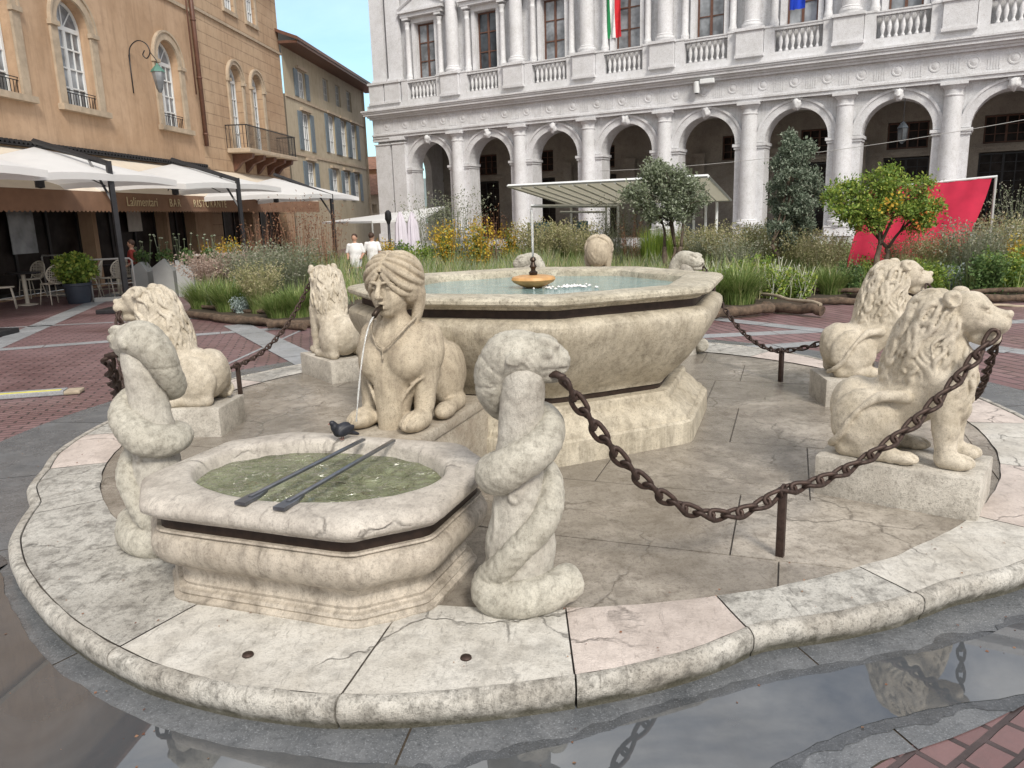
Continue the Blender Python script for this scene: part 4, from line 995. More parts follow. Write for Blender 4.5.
# ---------------------------------------------------------------- white palace
PAL=thing('palace','white marble arcaded palace with round arches and a balustrade across the square','palace',(10.6,35.0,0),R(148.94))
BW=3.83; X1=20.75; X0=-21.0
cols=[-.1+BW*k for k in range(-5,5)]; ctr=[1.8+BW*k for k in range(-5,5)]
mb=MB(); ops=[(c,1.28,.42,5.72,True) for c in ctr if c>X0+2]
wall_band(mb,X0,X1,.42,6.1,ops,0,.95); mb.box(X0,X1+.02,-1.0,.06,0,.42)
for k in range(3): mb.box(X0,X1+.3,.06+.35*k,.06+.35*(k+1),-.01,.42-.14*(k+.3))
mb.box(X0,X1,-.9,0.,6.1,7.6) ; mb.box(X0,X1,-6.2,-.9,7.4,7.6); mb.build('arcade_wall',MT['palace'],PAL)
# loggia inside
mb=MB(); bo=[]
for c in ctr:
    if c<X0+2: continue
    bo+= [(c,.95,.45,3.75,False)] if abs(c-1.8)>.1 else [(c,1.0,.45,4.9,True)]
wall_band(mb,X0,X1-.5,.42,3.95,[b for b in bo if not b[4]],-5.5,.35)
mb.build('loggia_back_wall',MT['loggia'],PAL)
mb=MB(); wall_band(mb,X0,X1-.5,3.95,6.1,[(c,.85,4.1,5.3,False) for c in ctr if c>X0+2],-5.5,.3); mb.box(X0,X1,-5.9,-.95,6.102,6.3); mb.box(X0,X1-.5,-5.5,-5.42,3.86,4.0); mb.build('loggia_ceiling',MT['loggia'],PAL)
mb=MB(); wall_band_pts=MB()
mb.box(X1-.5,X1,-5.5,-4.3,.42,6.1); mb.box(X1-.5,X1,-1.6,-.96,.42,6.1)
n=14
for i in range(n):
    a0_,a1_=math.pi*i/n,math.pi*(i+1)/n; ya,yb2=-2.95-1.35*math.cos(a0_),-2.95-1.35*math.cos(a1_); za,zb2=4.4+1.35*math.sin(a0_),4.4+1.35*math.sin(a1_)
    for xx in (X1-.5,X1): mb.add([(xx,ya,za),(xx,yb2,zb2),(xx,yb2,6.1),(xx,ya,6.1)],[(0,1,2,3)])
    mb.add([(X1-.5,ya,za),(X1-.5,yb2,zb2),(X1,yb2,zb2),(X1,ya,za)],[(0,1,2,3)])
mb.build('side_wall',MT['palace'],PAL); mb=MB(); mb.box(X0,X1-.6,-8.8,-6.3,0,7.3); mb.build('loggia_backing_box',MT['loggia'],PAL)  # solid backing box added to block bright sky behind the loggia openings
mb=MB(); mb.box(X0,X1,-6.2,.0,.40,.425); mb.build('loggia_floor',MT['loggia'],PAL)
for c in ctr:
    if c<X0+2: continue
    f_=window(PAL,c,.94,.5,3.7,False,-5.62,MT['darkmetal'] if abs(c-1.8)>.1 else MT['door'],MT['darkglass'] if abs(c-1.8)>.1 else MT['door'],4,8,.06,'loggia_door')
    window(PAL,c,.84,4.12,5.28,False,-5.62,MT['brownwood'],MT['darkglass'],4,3,.06,'loggia_window')
# thick pier transverse arches inside the loggia
for s_ in cols:
    if s_<X0+2: continue
    mb=MB(); mb.box(s_-.25,s_+.25,-5.48,-5.2,.43,4.3); mb.box(s_-.3,s_+.3,-5.48,-5.12,4.3,4.5); mb.build('loggia_pilaster',MT['loggia'],PAL)
def colprof(r,z0,z1):
    return [(r*1.28,z0),(r*1.28,z0+.10),(r*1.34,z0+.13),(r*1.3,z0+.2),(r*1.12,z0+.24),(r*1.16,z0+.28),(r,z0+.33),(r*.99,z0+(z1-z0)*.45),(r*.86,z1-.52),(r*.94,z1-.49),(r*.94,z1-.45),(r*.86,z1-.43),(r*.87,z1-.27),(r*1.0,z1-.22),(r*1.12,z1-.14),(r*1.14,z1-.12)]
for s_ in cols:
    mb=MB(); mb.box(s_-.56,s_+.56,.061,.52,.42,.5); mb.box(s_-.5,s_+.5,.0,.46,.5,.84); mb.box(s_-.54,s_+.54,0,.50,.80,.86)
    mb.lathe(colprof(.36,.86,6.1),28,(s_,.12)); mb.box(s_-.46,s_+.46,-.01,.56,5.98,6.1); mb.build('column',MT['palace2'],PAL,35)
# corner pilasters
for a,b,yo in ((18.72,19.6,.22),(19.75,20.85,.16)):
    mb=MB(); mb.box(a-.06,b+.06,0,yo+.08,.42,.86); mb.box(a,b,0,yo,.86,5.75); mb.box(a-.04,b+.04,0,yo+.05,5.75,5.82); mb.box(a-.08,b+.08,0,yo+.1,5.94,6.1)
    mb.build('corner_pilaster',MT['palace2'],PAL)
for c in ctr:
    if c<X0+2: continue
    mb=MB(); arch_trim(mb,c,1.285,1.62,4.44,-.01,.07); arch_trim(mb,c,1.56,1.66,4.44,-.01,.12); mb.build('archivolt',MT['palace2'],PAL,40)
    for sx in (-1,1):
        mb=MB(); a=c+sx*1.24; b=c+sx*1.66; mb.box(min(a,b),max(a,b),-.9,.10,4.20,4.30); mb.box(min(a-sx*.05,b),max(a-sx*.05,b),-.93,.15,4.30,4.42)
        mb.box(min(c+sx*1.279,c+sx*1.60),max(c+sx*1.279,c+sx*1.60),-.005,.035,.42,4.2)
        # plain base of the pier
        mb.box(min(c+sx*1.25,c+sx*1.64),max(c+sx*1.25,c+sx*1.64),-.92,.09,.42,.62)
        mb.build('impost',MT['palace2'],PAL)
    # carved head keystone
    bm=bmesh.new(); bmesh.ops.create_icosphere(bm,subdivisions=3,radius=.22)
    for v in bm.verts:
        v.co.x*=.85; v.co.z*=1.15; v.co+=v.normal*.09*mnoise.noise(v.co*9+Vector((c,0,0)))
    mb=MB(); mb.add([(v.co.x+c,v.co.y+.14,v.co.z+5.86) for v in bm.verts],[[v.index for v in f.verts] for f in bm.faces]); bm.free(); mb.box(c-.22,c+.22,0,.2,6.0,6.09); mb.build('keystone',MT['palace2'],PAL,60)
# entablature
mb=MB(); E_=X1+.12
mb.box(X0,E_,-.01,.30,6.1,6.24); mb.box(X0,E_+.02,-.01,.36,6.24,6.32); mb.box(X0,E_-.02,0,.26,6.32,7.12); mb.box(X0,E_+.06,0,.42,7.12,7.22)
mb.box(X0,E_+.15,0,.50,7.22,7.32);mb.box(X0,E_+.32,0,.64,7.32,7.44);mb.box(X0,E_+.36,0,.69,7.44,7.52);mb.box(X0,E_+.4,0,.74,7.52,7.60); mb.box(X0,E_+.1,-.9,.5,7.6,7.86)
mb.build('entablature',MT['palace2'],PAL)
# frieze carving: roundels and rosettes between triglyph blocks
mb=MB(); x=X0+.5; i=0
while x<X1-.2:
    if i%2==0: 
        for k in range(-2,3): mb.box(x+k*.09-.025,x+k*.09+.025,.26,.275,6.42,7.06)
    else:
        mb.lathe([(.22,0),(.22,.02),(.17,.025),(.15,.01),(.06,.04),(0,.045)],14,cap=False); nv=14*6
        for v in range(len(mb.v)-nv,len(mb.v)): a,b,c_=mb.v[v]; mb.v[v]=(x+a,.26+c_,6.74+b)
    x+=.64; i+=1
mb.build('frieze_relief',MT['palace2'],PAL)
# balustrade
BP=[(.045,0),(.075,.03),(.075,.08),(.05,.11),(.04,.16),(.085,.36),(.085,.44),(.045,.62),(.035,.72),(.06,.76),(.06,.82),(.04,.84)]
for c in ctr+[ctr[-1]+BW]:
    if c<X0+2 or c>X1: continue
    mb=MB(); mb.box(c-.95,c+.95,.12,.46,7.86,7.96)
    mb.box(c-.95,c+.95,.12,.46,8.80,8.95); mb.box(c-.98,c+.98,.09,.49,8.90,8.955)
    for k in range(7):
        xx=c-.72+k*.24; mb.lathe([(r_,z+7.96) for r_,z in BP],10,(xx,.29))
    mb.build('balustrade',MT['palace2'],PAL,50)
    for sx in (-1,1):
        mb=MB(); a,b=sorted((c+sx*.951,c+sx*1.36)); mb.box(a,b,.1,.48,7.86,8.92); mb.box(a-.02,b+.02,.07,.51,8.92,9.0)
        mb.build('balustrade_pier',MT['palace2'],PAL)
for s_ in cols+[19.1,20.2]:
    hw=.55 if s_<18 else .5; yo=.66 if s_<18 else .56
    mb=MB(); mb.box(s_-hw-.04,s_+hw+.04,.0,yo+.05,7.86,7.98); mb.box(s_-hw,s_+hw,0,yo,7.98,8.9); mb.box(s_-hw-.06,s_+hw+.06,0,yo+.07,8.9,9.02)
    mb.build('pedestal',MT['palace2'],PAL)
    mb=MB()
    if s_<18: mb.lathe(colprof(.33,9.02,14.2),24,(s_,.18))
    else: mb.box(s_-.42,s_+.42,0,.22,9.02,14.2); mb.box(s_-.47,s_+.47,0,.27,9.02,9.2)
    mb.build('upper_column',MT['palace2'],PAL,35)
# upper storey
mb=MB(); up=[(c,.62,8.96,11.8,False) for c in ctr if c>X0+2]
wall_band(mb,X0,X1,7.86,16.5,up,-.12,.45)
mb.add([(X1,-.12,7.86),(X1,-.12,16.5),(X1,-9,16.5),(X1,-9,.0),(X1,-5.5,.0),(X1,-5.5,7.86)],[(0,1,2,3,4,5)]); mb.box(X0,X1+.3,-9,.3,16.5,16.8)
mb.build('upper_wall',MT['palace'],PAL)
mb=MB(); mb.box(X0,X1+.1,-.12,.5,14.2,14.5); mb.box(X0,X1+.2,-.12,.4,14.5,15.3); mb.box(X0,X1+.6,-.12,1.0,15.3,15.7); mb.build('top_cornice',MT['palace2'],PAL)
for c in ctr:
    if c<X0+2: continue
    op= abs(c-13.3)<.3
    window(PAL,c,.60,8.98,11.78,False,-.3,MT['brownwood'],MT['glass'] if op else MT['curtglass'],2,3,.07,'upper_window',.035)
    mb=MB()
    for sx in (-1,1):
        a,b=sorted((c+sx*.64,c+sx*.84)); mb.box(a,b,-.12,.0,9.0,11.9)
        mb.lathe(colprof(.14,9.0,12.0),14,(c+sx*1.05,.08)); mb.box(c+sx*1.05-.2,c+sx*1.05+.2,-.12,.28,11.98,12.1)
    mb.box(c-.84,c+.84,-.12,.02,11.82,12.1); mb.box(c-1.35,c+1.35,-.12,.3,12.1,12.3); mb.box(c-1.45,c+1.45,-.12,.42,12.3,12.42)
    k=round((c-1.8)/BW)
    pts=[(c-1.45,12.42),(c+1.45,12.42),(c+1.5,12.5),(c,13.25),(c-1.5,12.5)]
    nn=len(pts); mb.add([(x,-.1,z) for x,z in pts]+[(x,.24,z) for x,z in pts],[tuple(range(nn)),tuple(range(nn,2*nn))]+[(i,(i+1)%nn,nn+(i+1)%nn,nn+i) for i in range(nn)])
    for sx in (-1,1): mb.tube([(c+sx*1.5,.3,12.52),(c,.3,13.27)],.07,4)
    mb.build('window_surround',MT['palace2'],PAL,40)
# flags
def flag(label,px,py,Y,col,w_=.35,h_=1.6):
    p=AT(px,py,Y); t=thing('flag',label,'flag',p,R(-30),'flags hanging from the palace balustrade')
    mb=MB(); mb.tube([(0,0,.35),(0,-.7,2.4)],.035,8); mb.build('flagpole',MT['whitewood'],t,True)
    k=len(col)
    for j,c in enumerate(col):
        mb=MB(); vs=[];fs=[]; nx,nz=6,14
        for zz in range(nz+1):
            for xx in range(nx+1):
                u=(j+xx/nx)/k; v=zz/nz; wd=w_*(1-.35*v*(1-u)); vs.append((u*wd-w_/2,-.55+.07*math.sin(u*15+v*3)+.2*v,1.9-h_*v-.25*u*(1-v)))
        for zz in range(nz):
            for xx in range(nx): a=zz*(nx+1)+xx; fs.append((a,a+1,a+nx+2,a+nx+1))
        mb.add(vs,fs); mb.build('flag_stripe' if k>1 else 'flag_cloth',c,t,True)
flag('Italian green white and red flag hanging limp from the palace',617,37,38.5,flag3(),.75,2.0)
flag('blue flag hanging from the palace balustrade further right',799,11,33.2,[simple('flag_blue',(.01,.06,.6),.8)],.6,1.9)
# camera on the cornice
t=thing('security_camera','small white security camera fixed on the palace cornice','security camera',AT(703,84,35.5),R(-30))
mb=MB(); mb.bevbox(-.12,.5,-.12,.12,.0,.2,.03); mb.build('mount',MT['whitewood'],t)
mb=MB(); mb.lathe([(.12,-.35),(.13,-.3),(.13,.1),(.06,.14)],14,(-.28,0)); mb.build('camera_body',MT['whitewood'],t,40); mb=MB(); mb.lathe([(.07,-.38),(.08,-.352)],12,(-.28,0)); mb.build('lens',MT['darkmetal'],t)
# hanging lanterns in the arches
for lab,px,py,dd in (('black iron lantern hanging in the arch behind the small orange fruited tree',903,128,31.5),('black iron lantern hanging in the third arch from the left',582,148,40.5)):
    t=thing('hanging_lantern',lab,'lantern',AT(px,py,dd),0,'lanterns hanging in the palace arches')
    mb=MB(); mb.lathe([(.03,-.6),(.17,-.45),(.2,-.02),(.23,0),(.10,.18),(.03,.24)],6,cap=True); mb.build('lamp_body',MT['glass'],t)
    mb=MB(); mb.tube([(0,0,.2),(0,0,1.1)],.015,6)
    for i in range(6): a=i*math.pi/3; mb.tube([(.17*math.cos(a),.17*math.sin(a),-.45),(.2*math.cos(a),.2*math.sin(a),0),(.05*math.cos(a),.05*math.sin(a),.2)],.016,5)
    mb.build('lamp_frame',MT['darkmetal'],t)
# wire across the arcade
a=AT(600,171,38);b=AT(1060,113,28); mb=MB(); mb.tube([a.lerp(b,i/20)-Vector((0,0,.35*4*(i/20)*(1-i/20))) for i in range(21)],.012,5)
tag(mb.build('overhead_wire',MT['rail'],None,True),'thin wire strung across the front of the palace arches','wire')

# ---------------------------------------------------------------- ochre building on the left
LB=thing('ochre_building','ochre plastered building with white arched windows above a café on the left','building',(-14,0,0),R(265.11))
def X(s): return -s
Ztop=13.2
mb=MB()
arches=[(X(20.1),.74,5.05,7.93,True),(X(23.35),.74,5.05,7.93,True),(X(28.55),.74,5.05,7.93,True),(X(15.5),.74,5.05,7.93,True)]
shops=[(X(16.6),2.0,.02,2.75,False),(X(20.9),2.1,.02,2.75,False),(X(25.2),2.0,.02,2.75,False),(X(28.3),.95,.02,2.75,False),(X(12.4),1.9,.02,2.75,False)]
wall_band(mb,X(30.6),X(6),0,3.5,shops,0,.5); wall_band(mb,X(30.6),X(6),3.5,9.35,arches,0,.42); wall_band(mb,X(30.6),X(6),9.35,Ztop,[],0); mb.build('stucco_wall',MT['stucco'],LB)
mb=MB(); wall_band(mb,X(39.6),X(30.6),0,4.4,[(X(33.0),1.5,.02,2.7,False),(X(36.9),1.7,.3,2.7,False)],-.01,.5)
wall_band(mb,X(39.6),X(30.6),4.4,9.35,[(X(34.05),.62,4.72,8.1,True),(X(36.3),.62,4.72,8.1,True)],-.01,.42); wall_band(mb,X(39.6),X(30.6),9.35,Ztop,[(X(34.2),.5,10.2,11.7,False),(X(36.4),.5,10.2,11.7,False)],-.01,.3)
mb.add([(X(39.6),-.01,0),(X(39.6),-.01,Ztop),(X(39.6),-8,Ztop),(X(39.6),-8,0)],[(0,1,2,3)]); mb.build('block_wall',MT['stuccob'],LB)
mb=MB(); mb.box(X(40.1),X(6),-8,.75,Ztop,Ztop+.15); mb.box(X(39.8),X(6),.0,.35,Ztop-.25,Ztop); mb.build('eaves',MT['rooftile'],LB)
mb=MB(); mb.box(X(30.5),X(6),.0,.07,9.30,9.42); mb.box(X(39.6),X(30.7),-.01,.06,9.5,9.6); mb.build('string_course',MT['trim'],LB)
for cx,hw,zb,zt,_ in arches+[(X(34.05),.62,4.72,8.1,True),(X(36.3),.62,4.72,8.1,True)]:
    big_=hw>.7; window(LB,cx,hw-.02,zb+.03,zt-.02,True,-.26,MT['whitewood'],MT['curtglass'],2,4,.075,'arched_window',.03)
    mb=MB(); wd=.30 if big_ else .2; arch_trim(mb,cx,hw,hw+wd,zt-hw,-.01,.07); arch_trim(mb,cx,hw+wd-.07,hw+wd,zt-hw,.069,.11)
    for sx in (-1,1):
        a,b=sorted((cx+sx*hw,cx+sx*(hw+wd))); mb.box(a,b,-.01,.065,zb,zt-hw-.12); mb.box(a-.04,b+.04,-.005,.13,zt-hw-.12,zt-hw)
    if big_: mb.box(cx-hw-wd-.08,cx+hw+wd+.08,-.01,.18,zb-.16,zb)
    mb.build('window_surround',MT['trim'],LB,40)
    if big_:
        mb=MB(); 
        for z in (zb+.35,zb+.42): mb.box(cx-hw,cx+hw,-.06,-.035,z,z+.02)
        for i in range(12): xx=cx-hw+.06+i*(2*hw-.12)/11; mb.box(xx-.008,xx+.008,-.055,-.04,zb,zb+.36)
        mb.build('window_rail',MT['darkmetal'],LB)
for cx in (X(34.2),X(36.4)):
    window(LB,cx,.48,10.22,11.68,False,-.12,MT['whitewood'],MT['curtglass'],2,3,.05,'attic_window')
    mb=MB(); mb.box(cx-.68,cx+.68,-.01,.08,10.05,10.2); mb.box(cx-.66,cx-.5,-.01,.05,10.2,11.7); mb.box(cx+.5,cx+.66,-.01,.05,10.2,11.7); mb.box(cx-.7,cx+.7,-.01,.08,11.7,11.86); mb.build('attic_surround',MT['trim'],LB)
mb=MB(); mb.tube([(X(30.6),.12,4.6),(X(30.6),.12,Ztop-.2)],.085,10); mb.tube([(X(30.25),.10,6.4),(X(30.25),.10,Ztop-.2)],.03,6)
for z in (5,7,9,11): mb.lathe([(.10,z),(.10,z+.07)],10,(X(30.6),.12))
mb.build('drainpipe',MT['brownwood'],LB,True)
# balcony
mb=MB(); mb.bevbox(X(38.2),X(32.6),.0,.95,4.5,4.68,.04); mb.build('balcony_slab',MT['trim'],LB)
for s_ in (33.2,34.4,35.6,36.8,37.7):
    mb=MB(); mb.prism([(0,0),(.85,0),(.8,-.18),(.35,-.35),(.12,-.6),(0,-.7)],-.13,.13)
    mb.v=[(X(s_)+c,a,4.5+b) for a,b,c in mb.v]; mb.build('balcony_bracket',MT['brownwood'],LB)
mb=MB()
for i in range(47): xx=X(38.15)+i*(5.5/46); mb.box(xx-.009,xx+.009,.86,.878,4.69,5.55)
for i in range(7):
    for xx in (X(38.15),X(32.65)): yy=.0+i*.14; mb.box(xx-.009,xx+.009,yy,yy+.018,4.69,5.55)
mb.box(X(38.18),X(32.62),.85,.89,5.55,5.59); mb.box(X(38.18),X(38.13),0,.85,5.55,5.59); mb.box(X(32.67),X(32.62),0,.85,5.55,5.59); mb.build('balcony_railing',MT['darkmetal'],LB)
# shop fronts
for i,(cx,hw,zb,zt,_) in enumerate(shops+[(X(33.0),1.5,.02,2.7,False),(X(36.9),1.7,.3,2.7,False)]):
    window(LB,cx,hw-.02,zb+.02,zt-.02,False,-.4,MT['darkmetal'],MT['darkglass'],3,1,.09,'shop_window',.05)
mb=MB(); mb.box(X(26.15),X(25.35),-.33,-.31,1.55,2.2); mb.build('paper_notice',MT['paper'],LB,label='pale paper notice in the dark shop window')
mb=MB(); mb.box(X(20.95),X(20.0),-.33,-.31,1.1,2.3); mb.build('paper_notice',MT['curtglass'],LB,label='grey poster inside the shop window')
# scalloped line of roof tiles at the top of the awning
mb=MB()
for i in range(94):
    xx=X(15)-i*.165; mb.lathe([(.062,0),(.062,.16)],6,(xx,.10)); 
    for v in range(len(mb.v)-12,len(mb.v)): a,b,c_=mb.v[v]; mb.v[v]=(a,.02+(c_),3.86+(b-.1))
mb.box(X(30.5),X(14.9),0,.2,3.77,3.80); mb.build('tile_edging',MT['darkmetal'],LB)
# awning
AW=thing('cafe_awning','long beige shop awning with a brown scalloped valance carrying the café name','awning',(-14,0,0),R(265.11))
mb=MB(); n=40
vs=[];fs=[]
for i in range(n+1):
    s_=14.5+i*(22.4/n)
    for yy,z in ((.02,3.74),(.8,3.38),(1.55,2.98),(2.2,2.57)): vs.append((X(s_),yy,z+.03*math.sin(i*1.3)*(0 if yy<.1 else 1)*.4))
for i in range(n):
    for k in range(3): fs.append((i*4+k,(i+1)*4+k,(i+1)*4+k+1,i*4+k+1))
mb.add(vs,fs); mb.build('awning_cloth',MT['cream'],AW,True)
mb=MB(); vs=[];fs=[]; n=660
for i in range(n+1):
    s_=14.5+i*(22.4/n); ph=(s_*6.2)%1; z=2.13-.055*math.sin(math.pi*ph)
    vs+=[(X(s_),2.205,2.58),(X(s_),2.205+.012*math.sin(s_*2.1),z)]
for i in range(n): fs.append((2*i,2*i+2,2*i+3,2*i+1))
mb.add(vs,fs); mb.build('valance',MT['brownc'],AW)
text(AW,'Lalimentari',.34,X(21.1),2.235,2.24,MT['gold'],.004,'lettering',1.02)
text(AW,'BAR',.32,X(23.3),2.235,2.24,MT['gold'],.004,'lettering',1.25); text(AW,'RISTORANTE',.32,X(24.75),2.235,2.24,MT['gold'],.004,'lettering',1.3)
# wall lantern
p=AT(150,62,26.3); t=thing('wall_lantern','green copper wall lantern on a scrolled bracket between the arched windows','lantern',(0,0,0),0)
t.location=(-14+26.1*math.cos(R(85.11)),26.1*math.sin(R(85.11)),6.45); t.rotation_euler=(0,0,R(265.11))
mb=MB(); mb.tube([(0,.02,-.6),(0,.02,.55)],.02,6); c=[(0,.02,.35),(0,.08,.75),(0,.35,.95),(0,.62,.85),(0,.72,.6),(0,.60,.42),(0,.48,.52),(0,.55,.66)]; mb.tube(catmull(c,5),.018,6); mb.tube([(0,.72,.6),(0,.9,.35),(0,.9,.2)],.014,6); mb.build('bracket',MT['darkmetal'],t,True)
mb=MB(); mb.lathe([(.04,-.62),(.10,-.5),(.19,0)],6,(0,.9),cap=True); mb.build('lamp_glass',MT['curtglass'],t); mb=MB(); mb.lathe([(.22,0),(.20,.04),(.10,.16),(.05,.2),(.03,.26)],6,(0,.9)); mb.build('lamp_hood',simple('verdigris',(.08,.2,.16),.6),t)

# ---------------------------------------------------------------- second building and far houses
B2=thing('shuttered_building','tan three storey house with blue grey shutters beyond the ochre building','building',(-13.95,0,0),R(265.11))
mb=MB(); r3=[(42.2,.55,7.35,9.0),(46.3,.5,8.3,9.5),(48.6,.5,8.3,9.5),(50.9,.5,8.3,9.5)]; r2=[(42.4,.6,5.3,7.2),(46.8,.6,5.5,7.6),(49.2,.6,5.5,7.6),(51.4,.6,5.5,7.6)]; r1=[(42.6,.6,3.2,4.75),(46.8,.6,2.9,4.6),(49.2,.6,2.9,4.6),(51.4,.6,2.9,4.6)]
wall_band(mb,X(54.2),X(39.65),0,5.0,[(X(s_),hw,zb,zt,False) for s_,hw,zb,zt in r1],0,.25)
wall_band(mb,X(54.2),X(39.65),5.0,7.7,[(X(s_),hw,zb,zt,False) for s_,hw,zb,zt in r2[1:]+[(42.4,.6,5.3,7.2)]],0,.25)
wall_band(mb,X(54.2),X(43.6),7.7,10.1,[(X(s_),hw,zb,zt,False) for s_,hw,zb,zt in r3[1:]],0,.25)
wall_band(mb,X(43.6),X(39.65),7.7,10.1,[(X(42.2),.55,7.9,9.2,False)],0,.25)
mb.add([(X(54.2),0,0),(X(54.2),0,10.1),(X(54.2),-9,10.1),(X(54.2),-9,0)],[(0,1,2,3)]); mb.build('wall',MT['stucco2'],B2)
mb=MB(); mb.add([(X(55.2),1.0,10.1),(X(39.2),1.0,10.1),(X(39.2),-5,12.3),(X(55.2),-5,12.3),(X(55.2),1.0,10.25),(X(39.2),1.0,10.25),(X(39.2),-5,12.45),(X(55.2),-5,12.45)],[(0,1,2,3),(4,5,6,7),(0,1,5,4),(0,3,7,4),(1,2,6,5)])
mb.box(X(55.0),X(39.3),.0,.95,9.98,10.1); mb.build('roof',MT['brownwood'],B2)
for ls,sh in ((r3[1:],False),([(42.2,.55,7.9,9.2)],True),(r2,True),(r1,True)):
    for s_,hw,zb,zt in ls:
        window(B2,X(s_),hw-.01,zb,zt,False,-.1,MT['whitewood'] if sh else MT['rail'],MT['glass'],2,3,.05)
        if sh:
            for sx in (-1,1):
                if rnd.random()<.9:
                    a,b=sorted((X(s_)+sx*(hw+.04),X(s_)+sx*(hw*2+.02))); mb=MB(); mb.box(a,b,.01,.05,zb,zt)
                    for k in range(int((zt-zb)/.09)): mb.box(a+.05,b-.05,.045,.062,zb+.05+k*.09,zb+.09+k*.09)
                    mb.build('shutter',MT['shutter'],B2)
            mb=MB(); mb.box(X(s_)-hw-.15,X(s_)+hw+.15,0,.14,zt+.06,zt+.2); mb.build('window_head',MT['trim'],B2)
mb=MB(); mb.tube([(X(54.0),.1,0),(X(54.0),.1,10)],.06,8); mb.box(X(54.2),X(39.7),0,.05,4.98,5.12); mb.box(X(54.2),X(39.7),0,.06,7.68,7.80); mb.build('drainpipe',MT['trim'],B2)
def house(label,px0,px1,ytop,yb,Y,wm,pit=1.2):
    a=AT(px0,ytop,Y);b=AT(px1,ytop,Y); t=thing('house',label,'house',((a.x+b.x)/2,Y,0),0,'small houses far off between the two big buildings'); w_=(b.x-a.x)/2; h_=a.z
    mb=MB(); wall_band(mb,-w_,w_,0,h_,[(-w_*.4,w_*.15,h_*.62,h_*.8,False),(w_*.4,w_*.15,h_*.62,h_*.8,False)],0,.2); mb.v=[(x,-y_,z) for x,y_,z in mb.v]; mb.add([(-w_,0,0),(-w_,6,0),(-w_,6,h_),(-w_,0,h_)],[(0,1,2,3)]);mb.add([(w_,0,0),(w_,6,0),(w_,6,h_),(w_,0,h_)],[(0,1,2,3)]);mb.box(-w_,w_,.25,6,0,h_); mb.build('wall',wm,t)
    mb=MB(); mb.add([(-w_-.4,-.4,h_),(w_+.4,-.4,h_),(w_+.4,3,h_+pit),(-w_-.4,3,h_+pit),(w_+.4,6.4,h_),(-w_-.4,6.4,h_)],[(0,1,2,3),(3,2,4,5),(1,2,4),(0,3,5),(0,1,4,5)]); mb.build('roof',MT['rooftile'],t)
house('orange house with a tiled roof far down the gap between the buildings',355,376,170,240,62,MT['stucco3'])
house('low cream house with a tiled roof beside the palace corner in the gap',364,396,195,240,58,MT['cream'],1.6)
mb=MB(); vs=[];fs=[]
# distant hill
for i in range(41):
    x=-120+i*4.5; hh=14+6*mnoise.noise(Vector((i*.15,1,0))); vs+=[(x,230,0),(x,240,max(3,hh)),(x,300,0)]
for i in range(40): fs+=[(3*i,3*i+3,3*i+4,3*i+1),(3*i+1,3*i+4,3*i+5,3*i+2)]
mb.add(vs,fs); struct(mb.build('hills',MT['hill'],None,True))
# ---------------------------------------------------------------- café terrace
def fp(px,py,Y): return AT(px,py,Y)
UG='white cantilever parasols over the café terrace'
def umbrella(label,px_post,ytop,Yp,px_hub,yhub,Yh,half,rimdrop=.75,rot=None):
    top=AT(px_post,ytop,Yp); hub=AT(px_hub,yhub,Yh); base=Vector((top.x,top.y,0)); t=thing('cantilever_parasol',label,'parasol',base,0,UG)
    tp=top-base; hb=hub-base
    mb=MB(); mb.tube([(0,0,.08),tuple(tp)],.065,4); mb.build('post',MT['darkmetal'],t)
    mb=MB(); mb.bevbox(-.45,.45,-.45,.45,0,.09,.02); mb.build('base_plate',MT['darkmetal'],t)
    mb=MB(); mb.tube([tuple(tp+Vector((0,0,-.05))),tuple(hb+Vector((0,0,.12)))],.055,4); mb.tube([tuple(tp*.72),tuple(tp.lerp(hb,.28))],.03,4); mb.build('arm',MT['darkmetal'],t)
    a0=rot if rot is not None else math.atan2((hub-top).y,(hub-top).x)
    vs=[tuple(hb)];fs=[]; K=32
    for j,(f_,dz) in enumerate(((.35,-.33*rimdrop),(.7,-.68*rimdrop),(1.0,-rimdrop),(1.0,-rimdrop-.13))):
        for i in range(K):
            a=2*math.pi*i/K; c_,s_=math.cos(a),math.sin(a); m_=max(abs(c_),abs(s_)); x,y=half*f_*c_/m_,half*f_*s_/m_
            diag=min(abs(c_),abs(s_))/m_; z=dz-(.06*(1-diag)*math.sin(math.pi*min(1,diag*1.0))*0)-.05*diag+.035*math.sin(math.pi*diag)*(1 if j<3 else 1)
            vs.append((hb.x+x*math.cos(a0)-y*math.sin(a0),hb.y+x*math.sin(a0)+y*math.cos(a0),hb.z+z))
    for i in range(K):
        k=(i+1)%K; fs.append((0,1+i,1+k))
        for j in range(3): fs.append((1+j*K+i,1+(j+1)*K+i,1+(j+1)*K+k,1+j*K+k))
    mb=MB(); mb.add(vs,fs); mb.build('canopy',MT['white'],t,50)
    mb=MB(); mb.tube([tuple(hb+Vector((0,0,-.75))),tuple(hb+Vector((0,0,-.05)))],.035,8); mb.lathe([(.0,-.1),(.09,-.08),(.09,.05),(.0,.07)],10,(hb.x,hb.y),cap=False); 
    for v in range(len(mb.v)-40,len(mb.v)): a,b,c_=mb.v[v]; mb.v[v]=(a,b,c_+hb.z-.72)
    mb.build('hub',MT['darkmetal'],t)
    for q in range(8):
        a=a0+q*math.pi/4; l=half*(1.36 if q%2 else .98)
        mb=MB(); mb.tube([(hb.x,hb.y,hb.z-.12),(hb.x+l*.97*math.cos(a),hb.y+l*.97*math.sin(a),hb.z-rimdrop-.10)],.014,4); mb.tube([(hb.x,hb.y,hb.z-.68),(hb.x+l*.5*math.cos(a),hb.y+l*.5*math.sin(a),hb.z-rimdrop*.5-.06)],.012,4); mb.build('rib',MT['darkmetal'],t)
